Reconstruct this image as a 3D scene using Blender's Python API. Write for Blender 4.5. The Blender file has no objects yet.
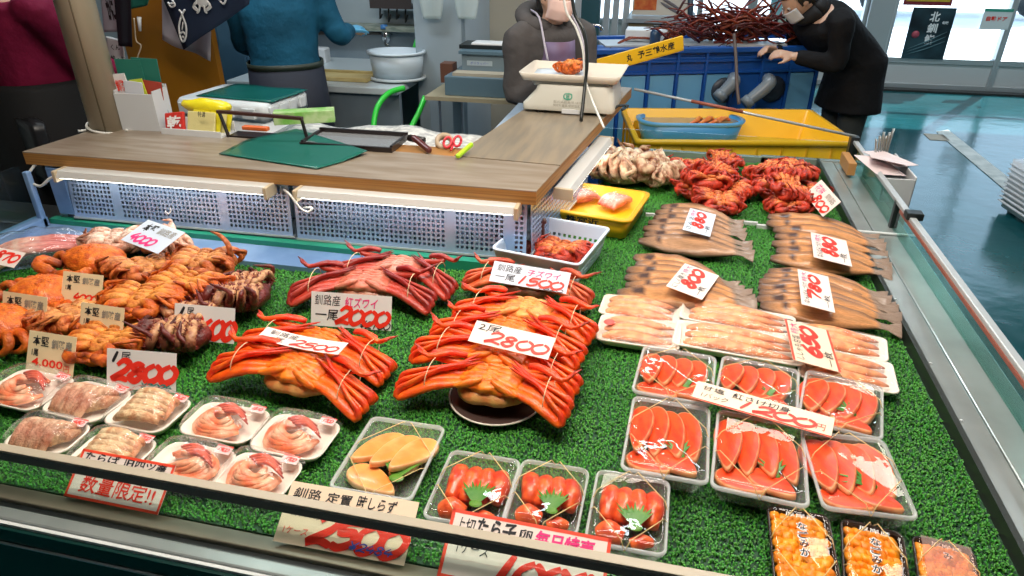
import bpy, math, random, numpy as np
from mathutils import Vector, Matrix, noise
random.seed(7)
R = math.radians
SC = bpy.context.scene
# ---------------------------------------------------------------- camera
FPX, PITCH, YAW, CAMZ = 690.0, R(28.07), R(12.96), 1.68
cam_data = bpy.data.cameras.new('camera'); cam = bpy.data.objects.new('camera', cam_data)
SC.collection.objects.link(cam); SC.camera = cam
cam_data.sensor_width = 36; cam_data.lens = FPX / 1024 * 36; cam_data.clip_start = .02; cam_data.clip_end = 200
cam.location = (0, 0, CAMZ); cam.rotation_euler = (R(90) - PITCH, 0, YAW)
# ---------------------------------------------------------------- view, world, lights
vs = SC.view_settings; vs.view_transform = 'Standard'; vs.look = 'None'; vs.gamma = 1; vs.use_curve_mapping = False
vs.exposure = 0.0
W = bpy.data.worlds.new('sky'); SC.world = W; W.use_nodes = True
bg = W.node_tree.nodes['Background']; bg.inputs[0].default_value = (.62, .82, 1, 1); bg.inputs[1].default_value = 2.4
def light(kind, name, loc, energy, col=(1, 1, 1), size=1, size_y=None, aim=None):
    d = bpy.data.lights.new(name, kind); d.energy = energy; d.color = col
    if kind == 'AREA':
        d.shape = 'RECTANGLE'; d.size = size; d.size_y = size_y or size
    elif kind == 'SUN': d.angle = size
    else: d.shadow_soft_size = size
    o = bpy.data.objects.new(name, d); SC.collection.objects.link(o); o.location = loc
    if aim is not None: o.rotation_euler = (Vector(aim) - Vector(loc)).to_track_quat('-Z', 'Y').to_euler()
    return o
light('SUN', 'sun', (6, 14, 8), 9, (1, .96, .9), R(.6), aim=(6 - 3.0, 14 - 5.2, 8 - 6.5))
light('AREA', 'display_lamp', (-.55, 1.0, 2.75), 54, (1, .90, .78), 1.9, .35, aim=(-.45, 1.35, .76))
light('AREA', 'display_lamp', (.35, 2.2, 2.75), 42, (1, .91, .80), .35, 1.9, aim=(.2, 2.0, .76))
light('AREA', 'unseen_ceiling_light', (-2.2, 3.1, 3.2), 38, (.85, .95, 1), 1.2, .3, aim=(-2.2, 3.6, .8))
light('AREA', 'unseen_ceiling_light', (.2, 4.6, 3.2), 30, (.85, .95, 1), 1.2, .3, aim=(.2, 4.6, 0))
light('AREA', 'unseen_ceiling_light', (2.8, 6.9, 3.2), 34, (.85, .95, 1), 1.2, .3, aim=(2.8, 8.0, 0))  # added fill light, brightens the backlit door frames
light('AREA', 'unseen_ceiling_light', (3.4, 4.2, 3.2), 26, (.85, .95, 1), 1.2, .3, aim=(3.4, 4.2, 0))
# ---------------------------------------------------------------- helpers
_fw = Vector((-math.sin(YAW) * math.cos(PITCH), math.cos(YAW) * math.cos(PITCH), -math.sin(PITCH)))
_rt = Vector((math.cos(YAW), math.sin(YAW), 0)); _up = _rt.cross(_fw); CAM = Vector((0, 0, CAMZ))
def ray(x, y): return _fw * FPX + _rt * (x - 512) + _up * (288 - y)
BED, WD = .76, 1.01
def P(x, y, z=BED):                       # the point of the level z seen at a pixel of the 1024x576 photograph
    d = ray(x, y); return CAM + d * ((z - CAMZ) / d.z)
def D(x, y, wy):                          # the point at world depth wy seen at a pixel
    d = ray(x, y); return CAM + d * (wy / d.y)
def proj(p):
    v = Vector(p) - CAM; k = v.dot(_fw); return 512 + FPX * v.dot(_rt) / k, 288 - FPX * v.dot(_up) / k
_M = {}
def mat(name, col=(.5, .5, .5), rough=.5, metal=0, col2=None, scale=20, bump=0, bscale=None, spec=.5, sss=0, emit=0, attr=False, coat=0, detail=3, trans=0, stretch=None):
    if name in _M: return _M[name]
    m = bpy.data.materials.new(name); m.use_nodes = True; t = m.node_tree; n = t.nodes; l = t.links
    b = n['Principled BSDF']; _M[name] = m
    b.inputs['Roughness'].default_value = rough; b.inputs['Metallic'].default_value = metal
    b.inputs['Specular IOR Level'].default_value = spec; b.inputs['Base Color'].default_value = (*col, 1)
    b.inputs['Coat Weight'].default_value = coat; b.inputs['Coat Roughness'].default_value = .12
    b.inputs['Transmission Weight'].default_value = trans
    if sss: b.inputs['Subsurface Weight'].default_value = sss; b.inputs['Subsurface Radius'].default_value = (.01, .004, .002); b.inputs['Subsurface Scale'].default_value = .6
    if emit: b.inputs['Emission Color'].default_value = (*col, 1); b.inputs['Emission Strength'].default_value = emit
    co = n.new('ShaderNodeTexCoord'); src = co.outputs['Object']
    if stretch:
        mp = n.new('ShaderNodeMapping'); mp.inputs['Scale'].default_value = stretch; l.new(src, mp.inputs[0]); src = mp.outputs[0]
    base = None
    if attr:
        a = n.new('ShaderNodeAttribute'); a.attribute_name = 'Col'; base = a.outputs['Color']
    if col2:
        nz = n.new('ShaderNodeTexNoise'); nz.inputs['Scale'].default_value = scale; nz.inputs['Detail'].default_value = detail; l.new(src, nz.inputs['Vector'])
        rp = n.new('ShaderNodeValToRGB'); rp.color_ramp.elements[0].position = .38; rp.color_ramp.elements[1].position = .64
        rp.color_ramp.elements[0].color = (*col, 1); rp.color_ramp.elements[1].color = (*col2, 1); l.new(nz.outputs['Fac'], rp.inputs[0])
        if base:
            mx = n.new('ShaderNodeMix'); mx.data_type = 'RGBA'; mx.blend_type = 'MULTIPLY'; mx.inputs[0].default_value = 1
            l.new(base, mx.inputs[6]); l.new(rp.outputs[0], mx.inputs[7]); base = mx.outputs[2]
        else: base = rp.outputs[0]
    if base: l.new(base, b.inputs['Base Color'])
    if bump:
        nb = n.new('ShaderNodeTexNoise'); nb.inputs['Scale'].default_value = bscale or scale * 3; nb.inputs['Detail'].default_value = 4; l.new(src, nb.inputs['Vector'])
        bp = n.new('ShaderNodeBump'); bp.inputs['Strength'].default_value = 1; bp.inputs['Distance'].default_value = bump; l.new(nb.outputs['Fac'], bp.inputs['Height']); l.new(bp.outputs[0], b.inputs['Normal'])
    return m
def clear(name, tint=(1, 1, 1), gloss=.9, rough=.06, haze=0.0, bump=0, bscale=60, hcol=(.9, .9, .9)):   # thin clear plastic or glass sheet
    if name in _M: return _M[name]
    m = bpy.data.materials.new(name); m.use_nodes = True; t = m.node_tree; n = t.nodes; l = t.links; n.clear(); _M[name] = m
    o = n.new('ShaderNodeOutputMaterial'); tr = n.new('ShaderNodeBsdfTransparent'); tr.inputs[0].default_value = (*tint, 1)
    gl = n.new('ShaderNodeBsdfGlossy'); gl.inputs['Roughness'].default_value = rough; gl.inputs['Color'].default_value = (gloss, gloss, gloss, 1)
    fr = n.new('ShaderNodeFresnel'); ge = n.new('ShaderNodeNewGeometry'); ma = n.new('ShaderNodeMapRange'); l.new(ge.outputs['Backfacing'], ma.inputs[0]); ma.inputs[3].default_value = 1.35; ma.inputs[4].default_value = 1 / 1.35; l.new(ma.outputs[0], fr.inputs[0])
    mx = n.new('ShaderNodeMixShader'); l.new(fr.outputs[0], mx.inputs[0]); l.new(tr.outputs[0], mx.inputs[1]); l.new(gl.outputs[0], mx.inputs[2])
    out = mx.outputs[0]
    if haze:
        df = n.new('ShaderNodeBsdfDiffuse'); df.inputs[0].default_value = (*hcol, 1); m2 = n.new('ShaderNodeMixShader'); m2.inputs[0].default_value = haze
        l.new(out, m2.inputs[1]); l.new(df.outputs[0], m2.inputs[2]); out = m2.outputs[0]
    if bump:
        co = n.new('ShaderNodeTexCoord'); nb = n.new('ShaderNodeTexNoise'); nb.inputs['Scale'].default_value = bscale; l.new(co.outputs['Object'], nb.inputs['Vector'])
        bp = n.new('ShaderNodeBump'); bp.inputs['Distance'].default_value = bump; l.new(nb.outputs['Fac'], bp.inputs['Height']); l.new(bp.outputs[0], gl.inputs['Normal']); l.new(bp.outputs[0], fr.inputs['Normal'])
    l.new(out, o.inputs[0]); return m
def tag(o, label=None, cat=None, group=None, kind=None):
    for k, v in (('label', label), ('category', cat), ('group', group), ('kind', kind)):
        if v: o[k] = v
    return o
def empty(name, loc, label, cat, group=None, rz=0, scale=1, rot=None):
    o = bpy.data.objects.new(name, None); SC.collection.objects.link(o); o.location = loc; o.rotation_euler = rot or (0, 0, rz)
    o.scale = (scale, scale, scale); o.empty_display_size = .02
    return tag(o, label, cat, group)
class MB:
    def __init__(s): s.v = []; s.f = []; s.c = None; s.mi = []
    def add(s, vs_, fs, mi=0, cols=None):
        k = len(s.v); s.v += [tuple(q) for q in vs_]; s.f += [tuple(i + k for i in f) for f in fs]; s.mi += [mi] * len(fs)
        if cols is not None:
            if s.c is None: s.c = [(1, 1, 1)] * k
            s.c += list(cols)
        elif s.c is not None: s.c += [(1, 1, 1)] * len(vs_)
        return s
    def box(s, lo, hi, mi=0, M=None):
        x0, y0, z0 = lo; x1, y1, z1 = hi
        v = [Vector(p) for p in ((x0, y0, z0), (x1, y0, z0), (x1, y1, z0), (x0, y1, z0), (x0, y0, z1), (x1, y0, z1), (x1, y1, z1), (x0, y1, z1))]
        if M: v = [M @ p for p in v]
        return s.add(v, [(3, 2, 1, 0), (4, 5, 6, 7), (0, 1, 5, 4), (1, 2, 6, 5), (2, 3, 7, 6), (3, 0, 4, 7)], mi)
    def bar(s, a, b, w, h=None, mi=0):        # square bar from a to b
        a = Vector(a); b = Vector(b); d = (b - a); L = d.length; h = h or w
        q = d.to_track_quat('X', 'Z').to_matrix().to_4x4(); M = Matrix.Translation(a) @ q
        return s.box((0, -w / 2, -h / 2), (L, w / 2, h / 2), mi, M)
    def tube(s, pts, rad, n=8, sub=0, flat=1.0, mi=0, lump=0, lf=40, cols=None, up0=None):
        pts = [Vector(p) for p in pts]; rad = list(rad) if hasattr(rad, '__len__') else [rad] * len(pts)
        if sub:
            P2, R2, C2 = [], [], []
            for i in range(len(pts) - 1):
                p0 = pts[max(i - 1, 0)]; p1 = pts[i]; p2 = pts[i + 1]; p3 = pts[min(i + 2, len(pts) - 1)]
                for k in range(sub):
                    t = k / sub
                    P2.append(.5 * ((2 * p1) + (p2 - p0) * t + (2 * p0 - 5 * p1 + 4 * p2 - p3) * t * t + (3 * p1 - p0 - 3 * p2 + p3) * t ** 3))
                    R2.append(rad[i] * (1 - t) + rad[i + 1] * t)
                    if cols: C2.append(tuple(cols[i][j] * (1 - t) + cols[i + 1][j] * t for j in range(3)))
            P2.append(pts[-1]); R2.append(rad[-1])
            if cols: C2.append(cols[-1]); cols = C2
            pts, rad = P2, R2
        N = len(pts); vs_ = []; cc = []
        u = None
        for i, p in enumerate(pts):
            d = (pts[min(i + 1, N - 1)] - pts[max(i - 1, 0)])
            if d.length < 1e-9: d = Vector((0, 0, 1))
            d.normalize()
            if u is None:
                u = Vector(up0) if up0 else Vector((0, 0, 1)) if abs(d.z) < .9 else Vector((1, 0, 0))
            u = (u - d * u.dot(d)); u = u.normalized() if u.length > 1e-6 else d.orthogonal().normalized()
            w = d.cross(u)
            for k in range(n):
                a = 2 * math.pi * k / n; r = rad[i]
                q = p + w * (math.cos(a) * r) + u * (math.sin(a) * r * flat)
                if lump: q += (q - p) * (lump * noise.noise(q * lf))
                vs_.append(q)
                if cols: jn = 1 + .38 * noise.noise(q * 120); cc.append(tuple(min(1, x * jn) for x in cols[i]))
        fs = [(i * n + k, i * n + (k + 1) % n, (i + 1) * n + (k + 1) % n, (i + 1) * n + k) for i in range(N - 1) for k in range(n)]
        fs += [tuple(range(n - 1, -1, -1)), tuple(range((N - 1) * n, N * n))]
        return s.add(vs_, fs, mi, cc if cols else None)
    def ell(s, c, r, nu=14, nv=9, lump=0, lf=20, mi=0, M=None, pw=1.0, cf=None):    # (super)ellipsoid
        c = Vector(c); vs_ = []; cc = []
        for j in range(nv + 1):
            ph = math.pi * (j / nv - .5)
            for i in range(nu):
                th = 2 * math.pi * i / nu
                e = lambda x: math.copysign(abs(x) ** pw, x)
                q = Vector((e(math.cos(th)) * e(math.cos(ph)) * r[0], e(math.sin(th)) * e(math.cos(ph)) * r[1], math.sin(ph) * r[2]))
                if lump: q *= 1 + lump * noise.noise((q + c) * lf)
                if cf: cc.append(cf(q))
                if M: q = M @ q
                vs_.append(q + c)
        fs = [(j * nu + i, j * nu + (i + 1) % nu, (j + 1) * nu + (i + 1) % nu, (j + 1) * nu + i) for j in range(nv) for i in range(nu)]
        return s.add(vs_, fs, mi, cc if cf else None)
    def lathe(s, prof, n=24, c=(0, 0, 0), mi=0, sx=1, sy=1):
        vs_ = [(c[0] + r * math.cos(2 * math.pi * k / n) * sx, c[1] + r * math.sin(2 * math.pi * k / n) * sy, c[2] + z) for r, z in prof for k in range(n)]
        m = len(prof)
        return s.add(vs_, [(i * n + k, i * n + (k + 1) % n, (i + 1) * n + (k + 1) % n, (i + 1) * n + k) for i in range(m - 1) for k in range(n)], mi)
    def loops(s, rings, cap0=True, cap1=True, mi=0):      # skin rings of equal length
        n = len(rings[0]); vs_ = [q for r in rings for q in r]
        fs = [(i * n + k, i * n + (k + 1) % n, (i + 1) * n + (k + 1) % n, (i + 1) * n + k) for i in range(len(rings) - 1) for k in range(n)]
        if cap0: fs.append(tuple(range(n - 1, -1, -1)))
        if cap1: fs.append(tuple(range((len(rings) - 1) * n, len(rings) * n)))
        return s.add(vs_, fs, mi)
    def prism(s, poly, z0, z1, mi=0):
        n = len(poly); vs_ = [(x, y, z0) for x, y in poly] + [(x, y, z1) for x, y in poly]
        return s.add(vs_, [tuple(range(n - 1, -1, -1)), tuple(range(n, 2 * n))] + [(i, (i + 1) % n, n + (i + 1) % n, n + i) for i in range(n)], mi)
    def grid(s, nu, nv, f, mi=0, cf=None):
        vs_ = []; cc = []
        for j in range(nv + 1):
            for i in range(nu + 1):
                vs_.append(f(i / nu, j / nv))
                if cf: cc.append(cf(i / nu, j / nv))
        w = nu + 1
        return s.add(vs_, [(j * w + i, j * w + i + 1, (j + 1) * w + i + 1, (j + 1) * w + i) for j in range(nv) for i in range(nu)], mi, cc if cf else None)
    def build(s, name, m, parent=None, smooth=True, bevel=0, solid=0, remesh=0, kind=None):
        me = bpy.data.meshes.new(name); me.from_pydata(s.v, [], s.f)
        ms = m if isinstance(m, (list, tuple)) else [m]
        for q in ms: me.materials.append(q)
        if len(ms) > 1: me.polygons.foreach_set('material_index', s.mi)
        if s.c is not None:
            a = me.color_attributes.new('Col', 'FLOAT_COLOR', 'POINT'); a.data.foreach_set('color', np.array([(*c, 1) for c in s.c], dtype=np.float32).ravel())
        if smooth: me.polygons.foreach_set('use_smooth', [True] * len(me.polygons))
        me.update(); o = bpy.data.objects.new(name, me); SC.collection.objects.link(o); o.parent = parent
        if solid: k = o.modifiers.new('solid', 'SOLIDIFY'); k.thickness = solid; k.offset = 0
        if remesh:
            k = o.modifiers.new('remesh', 'REMESH'); k.mode = 'VOXEL'; k.voxel_size = remesh; k.use_smooth_shade = True
            k = o.modifiers.new('smooth', 'SMOOTH'); k.iterations = 6; k.factor = .6
        if bevel:
            k = o.modifiers.new('bevel', 'BEVEL'); k.width = bevel; k.segments = 2; k.limit_method = 'ANGLE'
        if kind: o['kind'] = kind
        return o
def rrect(w, d, r, n=4, cx=0, cy=0):
    pts = []
    for sx, sy, a0 in ((1, 1, 0), (-1, 1, 90), (-1, -1, 180), (1, -1, 270)):
        for k in range(n + 1):
            a = R(a0 + 90 * k / n); pts.append((cx + sx * (w / 2 - r) + r * math.cos(a), cy + sy * (d / 2 - r) + r * math.sin(a)))
    return pts
def ring(w, d, r, z, n=4): return [(x, y, z) for x, y in rrect(w, d, min(r, w / 2 - .0005, d / 2 - .0005), n)]
def struct(o): o['kind'] = 'structure'; return o
def rect(FL, FR, NL, z):                   # centre, width, depth, heading of a level rectangle from three pixels
    a, b, c = P(*FL, z), P(*FR, z), P(*NL, z); u = b - a; w = u.length; an = math.atan2(u.y, u.x)
    dn = Vector((math.sin(an), -math.cos(an), 0)); d = (c - a).dot(dn); k = (c - a).dot(u.normalized())
    return a + u / 2 + dn * d / 2 + u.normalized() * k / 2, w, d, an
def copy_tree(o, parent=None):
    c = o.copy(); SC.collection.objects.link(c); c.parent = parent
    for ch in list(o.children): copy_tree(ch, c)
    return c
# ---------------------------------------------------------------- lettering
_TX = {}
def glyphs(txt, bold=0.0):
    k = (txt, bold)
    if k not in _TX:
        c = bpy.data.curves.new('t', 'FONT'); c.body = txt; c.size = 1; c.offset = bold; c.resolution_u = 2
        o = bpy.data.objects.new('t', c); SC.collection.objects.link(o); dg = bpy.context.evaluated_depsgraph_get(); dg.update()
        me = bpy.data.meshes.new_from_object(o.evaluated_get(dg))
        v = [tuple(q.co) for q in me.vertices]; f = [tuple(p.vertices) for p in me.polygons]
        bpy.data.objects.remove(o); bpy.data.meshes.remove(me); bpy.data.curves.remove(c); _TX[k] = (v, f)
    return _TX[k]
DG = {'0': [[(.5, 1), (.12, .72), (.1, .3), (.42, 0), (.85, .25), (.9, .7), (.55, 1)]],
      '1': [[(.62, 1), (.5, .5), (.38, 0)]],
      '2': [[(.15, .75), (.45, 1), (.85, .85), (.7, .5), (.05, .02), (.45, .12), (1.0, 0)]],
      '3': [[(.15, .85), (.5, 1), (.82, .8), (.4, .55), (.85, .35), (.55, 0), (.1, .12)]],
      '4': [[(.55, 1), (.1, .4), (.95, .42)], [(.72, .7), (.6, 0)]],
      '5': [[(.9, 1), (.3, .95), (.2, .58), (.7, .6), (.8, .25), (.4, 0), (.05, .1)]],
      '6': [[(.75, 1), (.25, .6), (.12, .2), (.5, 0), (.85, .25), (.6, .5), (.2, .35)]],
      '7': [[(.1, .8), (.15, .97), (.9, .95), (.6, .5), (.4, 0)]],
      '8': [[(.8, .85), (.45, 1), (.2, .78), (.75, .35), (.5, 0), (.12, .25), (.45, .55), (.85, .85)]],
      '9': [[(.85, .8), (.5, 1), (.15, .75), (.45, .5), (.85, .8), (.7, .3), (.5, 0)]],
      ',': [[(.5, .12), (.35, -.12)]], '.': [[(.42, .06), (.52, .0)]], '¥': [[(.1, 1), (.5, .55), (.9, 1)], [(.5, .55), (.45, 0)], [(.15, .4), (.85, .42)], [(.15, .22), (.85, .24)]],
      '-': [[(0, .5), (1, .5)]], '!': [[(.6, 1), (.45, .3)], [(.42, .05), (.44, 0)]], '~': [[(0, .5), (.2, .62), (.4, .45), (.7, .55), (1, .48)]],
      'o': [[(.5, .9), (.0, .75), (.0, .25), (.5, .1), (1, .25), (1, .75), (.5, .9)]], '円': [[(.1, .1), (.15, .9), (.9, .9), (.9, 0)], [(.2, .5), (.85, .5)], [(.5, .9), (.5, .5)]]}
def brush(mb, txt, x0, x1, y0, y1, z, wd, slant=.30, mi=0, overlap=.1):
    n = len(txt); cw = (x1 - x0) / (n - overlap * (n - 1)); st = cw * (1 - overlap); layer = 0
    for i, ch in enumerate(txt):
        hh = (y1 - y0) * (1 if i == 0 or ch in ',.' else .88)
        for sk in DG.get(ch, [[(0, .5), (1, .5)]]):
            pts = [Vector((x0 + i * st + a * cw + b * slant * hh, y0 + b * hh, 0)) for a, b in sk]; q = []
            for j in range(len(pts) - 1):
                p0, p1, p2, p3 = pts[max(j - 1, 0)], pts[j], pts[j + 1], pts[min(j + 2, len(pts) - 1)]
                for k in range(5):
                    t = k / 5; q.append(.5 * ((2 * p1) + (p2 - p0) * t + (2 * p0 - 5 * p1 + 4 * p2 - p3) * t * t + (3 * p1 - p0 - 3 * p2 + p3) * t ** 3))
            q.append(pts[-1]); m = len(q); vs_ = []
            for j, p in enumerate(q):
                d = (q[min(j + 1, m - 1)] - q[max(j - 1, 0)]).normalized(); nn = Vector((-d.y, d.x, 0))
                w = wd * (.55 + .35 * abs(d.x * .6 - d.y * .5) + .3 * math.sin(j / m * math.pi)) * (1 - .5 * (j == m - 1))
                vs_ += [p + nn * w / 2 + Vector((0, 0, z + layer * .00002)), p - nn * w / 2 + Vector((0, 0, z + layer * .00002))]
            mb.add(vs_, [(2 * j, 2 * j + 1, 2 * j + 3, 2 * j + 2) for j in range(m - 1)], mi); layer += 1
def text(mb, txt, x0, x1, y0, y1, z, bold=.0, hand=0, slant=0, mi=0):
    v, f = glyphs(txt, bold)
    if not v: return
    X = [q[0] for q in v]; Y = [q[1] for q in v]; ax, bx, ay, by = min(X), max(X), min(Y), max(Y); out = []
    for q in v:
        u = (q[0] - ax) / max(bx - ax, 1e-6); w = (q[1] - ay) / max(by - ay, 1e-6)
        if hand:
            t = Vector((u * len(txt) * 1.7, w * 2.1, len(txt))); u += hand * noise.noise(t) / len(txt) * .8; w += hand * .7 * noise.noise(t + Vector((9, 3, 1)))
            w += .02 * math.sin(u * len(txt) * 5)
        out.append((x0 + u * (x1 - x0) + slant * w * (y1 - y0), y0 + w * (y1 - y0), z))
    mb.add(out, f, mi)
INK = {'k': mat('black_ink', (.015, .015, .02), .6), 'r': mat('red_ink', (.86, .03, .012), .5), 'p': mat('pink_ink', (.85, .03, .22), .5),
       'g': mat('grey_ink', (.30, .27, .22), .6), 'b': mat('blue_ink', (.06, .10, .5), .5), 't': mat('teal_ink', (.01, .25, .22), .5), 'w': mat('white_ink', (.85, .85, .85), .6)}
CARD = {'w': mat('white_card', (.78, .76, .74), .45), 'c': mat('cream_card', (.86, .70, .43), .45), 'o': mat('pale_orange_card', (.90, .70, .52), .45),
        'i': mat('pinkish_card', (.86, .74, .68), .45), 'u': mat('bluish_card', (.66, .74, .86), .45)}
def letter_child(parent, items, w, h, z, name='lettering'):
    byc = {}
    for it in items: byc.setdefault(it[2], []).append(it)
    for c, its in byc.items():
        mb = MB(); zz = z
        for it in its:
            kind, s_, _, x0, x1, y0, y1 = it[:7]; opt = it[7] if len(it) > 7 else 0
            if kind == 'B': brush(mb, s_, x0 * w, x1 * w, y0 * h, y1 * h, zz, (opt or .16) * h)
            else: text(mb, s_, x0 * w, x1 * w, y0 * h, y1 * h, zz, bold=opt, hand=.10 if kind == 'H' else 0, slant=.08 if kind == 'H' else 0)
            zz += .0002
        mb.build(name, INK[c], parent, smooth=False); z += .0003
def card(BL, BR, TL, z, tilt, label, col='w', items=(), border=None, edges=None, group=None, bend=0, hfix=None, name='price_card', lift=0):
    """a paper card: its lower edge runs between two pixels at height z, its height is taken from the upper-left pixel"""
    a, b = P(*BL, z), P(*BR, z); a.z += lift; b.z += lift; u = (b - a); w = u.length; u.normalize()
    nrm = Vector((0, 0, 1)).cross(u)          # horizontal, to the far side of the baseline
    best = None
    sgn = 1 if ((P(*TL, z) - a).dot(nrm) > 0) else -1
    v = nrm * math.cos(R(tilt)) + Vector((0, 0, 1)) * math.sin(R(tilt))
    if hfix: h = hfix
    else:
        for k in range(20, 320):
            q = a + v * (k * .001); px, py = proj(q); e = (px - TL[0]) ** 2 * .3 + (py - TL[1]) ** 2
            if best is None or e < best[0]: best = (e, k * .001)
        h = best[1]
    n3 = u.cross(v); M = Matrix((u, v, n3)).transposed().to_4x4(); M.translation = a
    root = bpy.data.objects.new(name, None); SC.collection.objects.link(root); root.matrix_world = M; root.empty_display_size = .02; tag(root, label, 'price card', group)
    mb = MB(); N = 8; t = .0012
    zf = lambda x: bend * 4 * (x / w) * (1 - x / w)
    mb.grid(N, 1, lambda p, q: (p * w, q * h, zf(p * w) + t)); mb.grid(N, 1, lambda p, q: (p * w, (1 - q) * h, zf(p * w)))
    k0 = len(mb.v); rim = []
    mb.grid(N, 1, lambda p, q: (p * w, 0, zf(p * w) + (t * q))); mb.grid(N, 1, lambda p, q: (p * w, h, zf(p * w) + t * (1 - q)))
    mb.grid(1, 1, lambda p, q: (0, p * h, t * (1 - q))); mb.grid(1, 1, lambda p, q: (w, p * h, t * q))
    mb.build('paper', CARD[col], root, smooth=False)
    if border or edges:
        m2 = MB(); e = .035 * min(w, h) + .0018; zz = t + .0003
        for s_ in (edges or 'ltrb'):
            m2.grid(8, 1, {'l': lambda p, q: (e * p, h * q, zf(e * p) + zz), 'r': lambda p, q: (w - e + e * p, h * q, zf(w - e + e * p) + zz),
                           't': lambda p, q: (w * p, h - e + e * q, zf(w * p) + zz), 'b': lambda p, q: (w * p, e * q, zf(w * p) + zz)}[s_])
        m2.build('red_border', mat('red_marker', (.88, .07, .03), .5), root, smooth=False)
    if bend: 
        for ch_items in [items]:
            pass
    before = set(root.children); letter_child(root, items, w, h, t + .0006)
    if bend:
        for ch in root.children:
            if ch.name.startswith('lettering'):
                for vv in ch.data.vertices: vv.co.z += zf(min(max(vv.co.x, 0), w))
    return root
# ================================================================ SETTING
m_floor = mat('teal_floor', (.002, .070, .082), .16, col2=(.006, .105, .120), scale=1.3, bump=.004, bscale=5, spec=.6, detail=6)
m_wall = mat('wall_paint', (.50, .52, .50), .6, col2=(.44, .47, .46), scale=1.5)
m_beige = mat('beige_panel', (.52, .50, .42), .5, col2=(.46, .44, .37), scale=2)
m_ceil = mat('ceiling_paint', (.30, .31, .31), .8)
m_alu = mat('aluminium', (.50, .53, .54), .38, .35)
m_white = mat('white_panel', (.62, .64, .64), .4)
m_steel = mat('stainless', (.48, .52, .51), .25, .6, col2=(.38, .42, .41), scale=6, bump=.0002, bscale=25)
m_steelblue = mat('blue_grey_steel', (.15, .27, .50), .35, .2, col2=(.24, .38, .62), scale=7)
m_dark = mat('dark_trim', (.012, .016, .016), .35)
m_glass = clear('case_glass', (.86, .95, .91), rough=.02)
m_wglass = clear('window_glass', (.93, .97, 1), rough=.02)
FX0, FX1, FY0, FY1, CZ = -5.5, 8.5, -3.0, 8.95, 3.3
struct(MB().box((FX0, FY0, -.08), (FX1, FY1, 0)).build('floor', m_floor, smooth=False))
struct(MB().box((FX0, FY0, CZ), (FX1, FY1, CZ + .1)).build('ceiling', m_ceil, smooth=False))
struct(MB().box((FX0 - .1, FY0, 0), (FX0, FY1, CZ)).build('wall_left', m_wall, smooth=False))
struct(MB().box((FX1, FY0, 0), (FX1 + .1, FY1, CZ)).build('wall_right', m_wall, smooth=False))
struct(MB().box((FX0, FY0 - .1, 0), (FX1, FY0, CZ)).build('wall_front', m_wall, smooth=False))
struct(MB().box((FX0, 4.75, 0), (-.95, 4.85, CZ)).build('wall_kitchen', mat('kitchen_wall', (.36, .43, .47), .32, col2=(.30, .37, .42), scale=2.2, stretch=(1, 1, .4)), smooth=False))
g = MB().box((-12, 9.0, -.12), (16, 34, -.05)); struct(g.build('ground_outside', mat('outside_ground', (.86, .88, .90), .8, col2=(.70, .75, .80), scale=.8), smooth=False))
def wx(px, y=8.8, wy=8.8): return D(px, y, wy).x
YB = 8.8
mb = MB().box((FX0, YB, 2.6), (FX1, YB + .15, CZ)).box((FX0, YB, 0), (-1.4, YB + .15, 2.6)).box((7.2, YB, 0), (FX1, YB + .15, 2.6)); struct(mb.build('wall_back', m_wall, smooth=False))
# the window row right of the tank and the door pair: frames, sill panels and panes
mullions = [(-1.4, .08), (-.2, .06), (wx(700), .06), (wx(752), .10), (wx(812), .06), (wx(868), .08), (wx(893), .08), (3.40, .06), (4.55, .07), (5.8, .06), (7.2, .08)]
for i in range(len(mullions) - 1):
    (a, wa), (b, wb) = mullions[i], mullions[i + 1]
    door = i >= 6; pz = .30 if i > 1 else .62
    if i in (5,):
        f = MB().box((a, YB - .1, 0), (b, YB + .1, 2.6)); struct(f.build('trim_%d' % (i + 1), m_alu, smooth=False, bevel=.01)); continue
    f = MB(); f.box((a, YB - .04, 0), (a + wa / 2, YB + .06, 2.6)).box((b - wb / 2, YB - .04, 0), (b, YB + .06, 2.6))
    f.box((a + wa / 2, YB - .03, 2.5), (b - wb / 2, YB + .05, 2.6)).box((a + wa / 2, YB - .03, 0), (b - wb / 2, YB + .05, .05)).box((a + wa / 2, YB - .03, pz - .03), (b - wb / 2, YB + .05, pz + .03))
    if door: f.box((a + wa / 2, YB - .02, 1.62), (b - wb / 2, YB + .03, 1.66))
    o = struct(f.build('%s_%d' % ('door' if door else 'window', i + 1), m_alu, smooth=False, bevel=.004))
    MB().box((a + wa / 2, YB - .01, .05), (b - wb / 2, YB + .02, pz - .03)).build('sill_panel', m_white, o, smooth=False)
    MB().box((a + wa / 2, YB, pz + .03), (b - wb / 2, YB + .008, 2.5)).build('glass', m_wglass, o, smooth=False)
    if door: MB().lathe([(.0, 0), (.022, 0), (.026, .03), (.0, .045)], 12).build('lock_knob', mat('black_plastic', (.02, .02, .02), .4), o).matrix_local = Matrix.Translation((a + .12, YB - .02, 1.02)) @ Matrix.Rotation(R(90), 4, 'X')
struct(MB().box((2.1, YB - .25, 0), (7.3, YB - .12, .02)).build('trim_threshold', mat('threshold_dark', (.03, .03, .028), .5), smooth=False))
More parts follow.
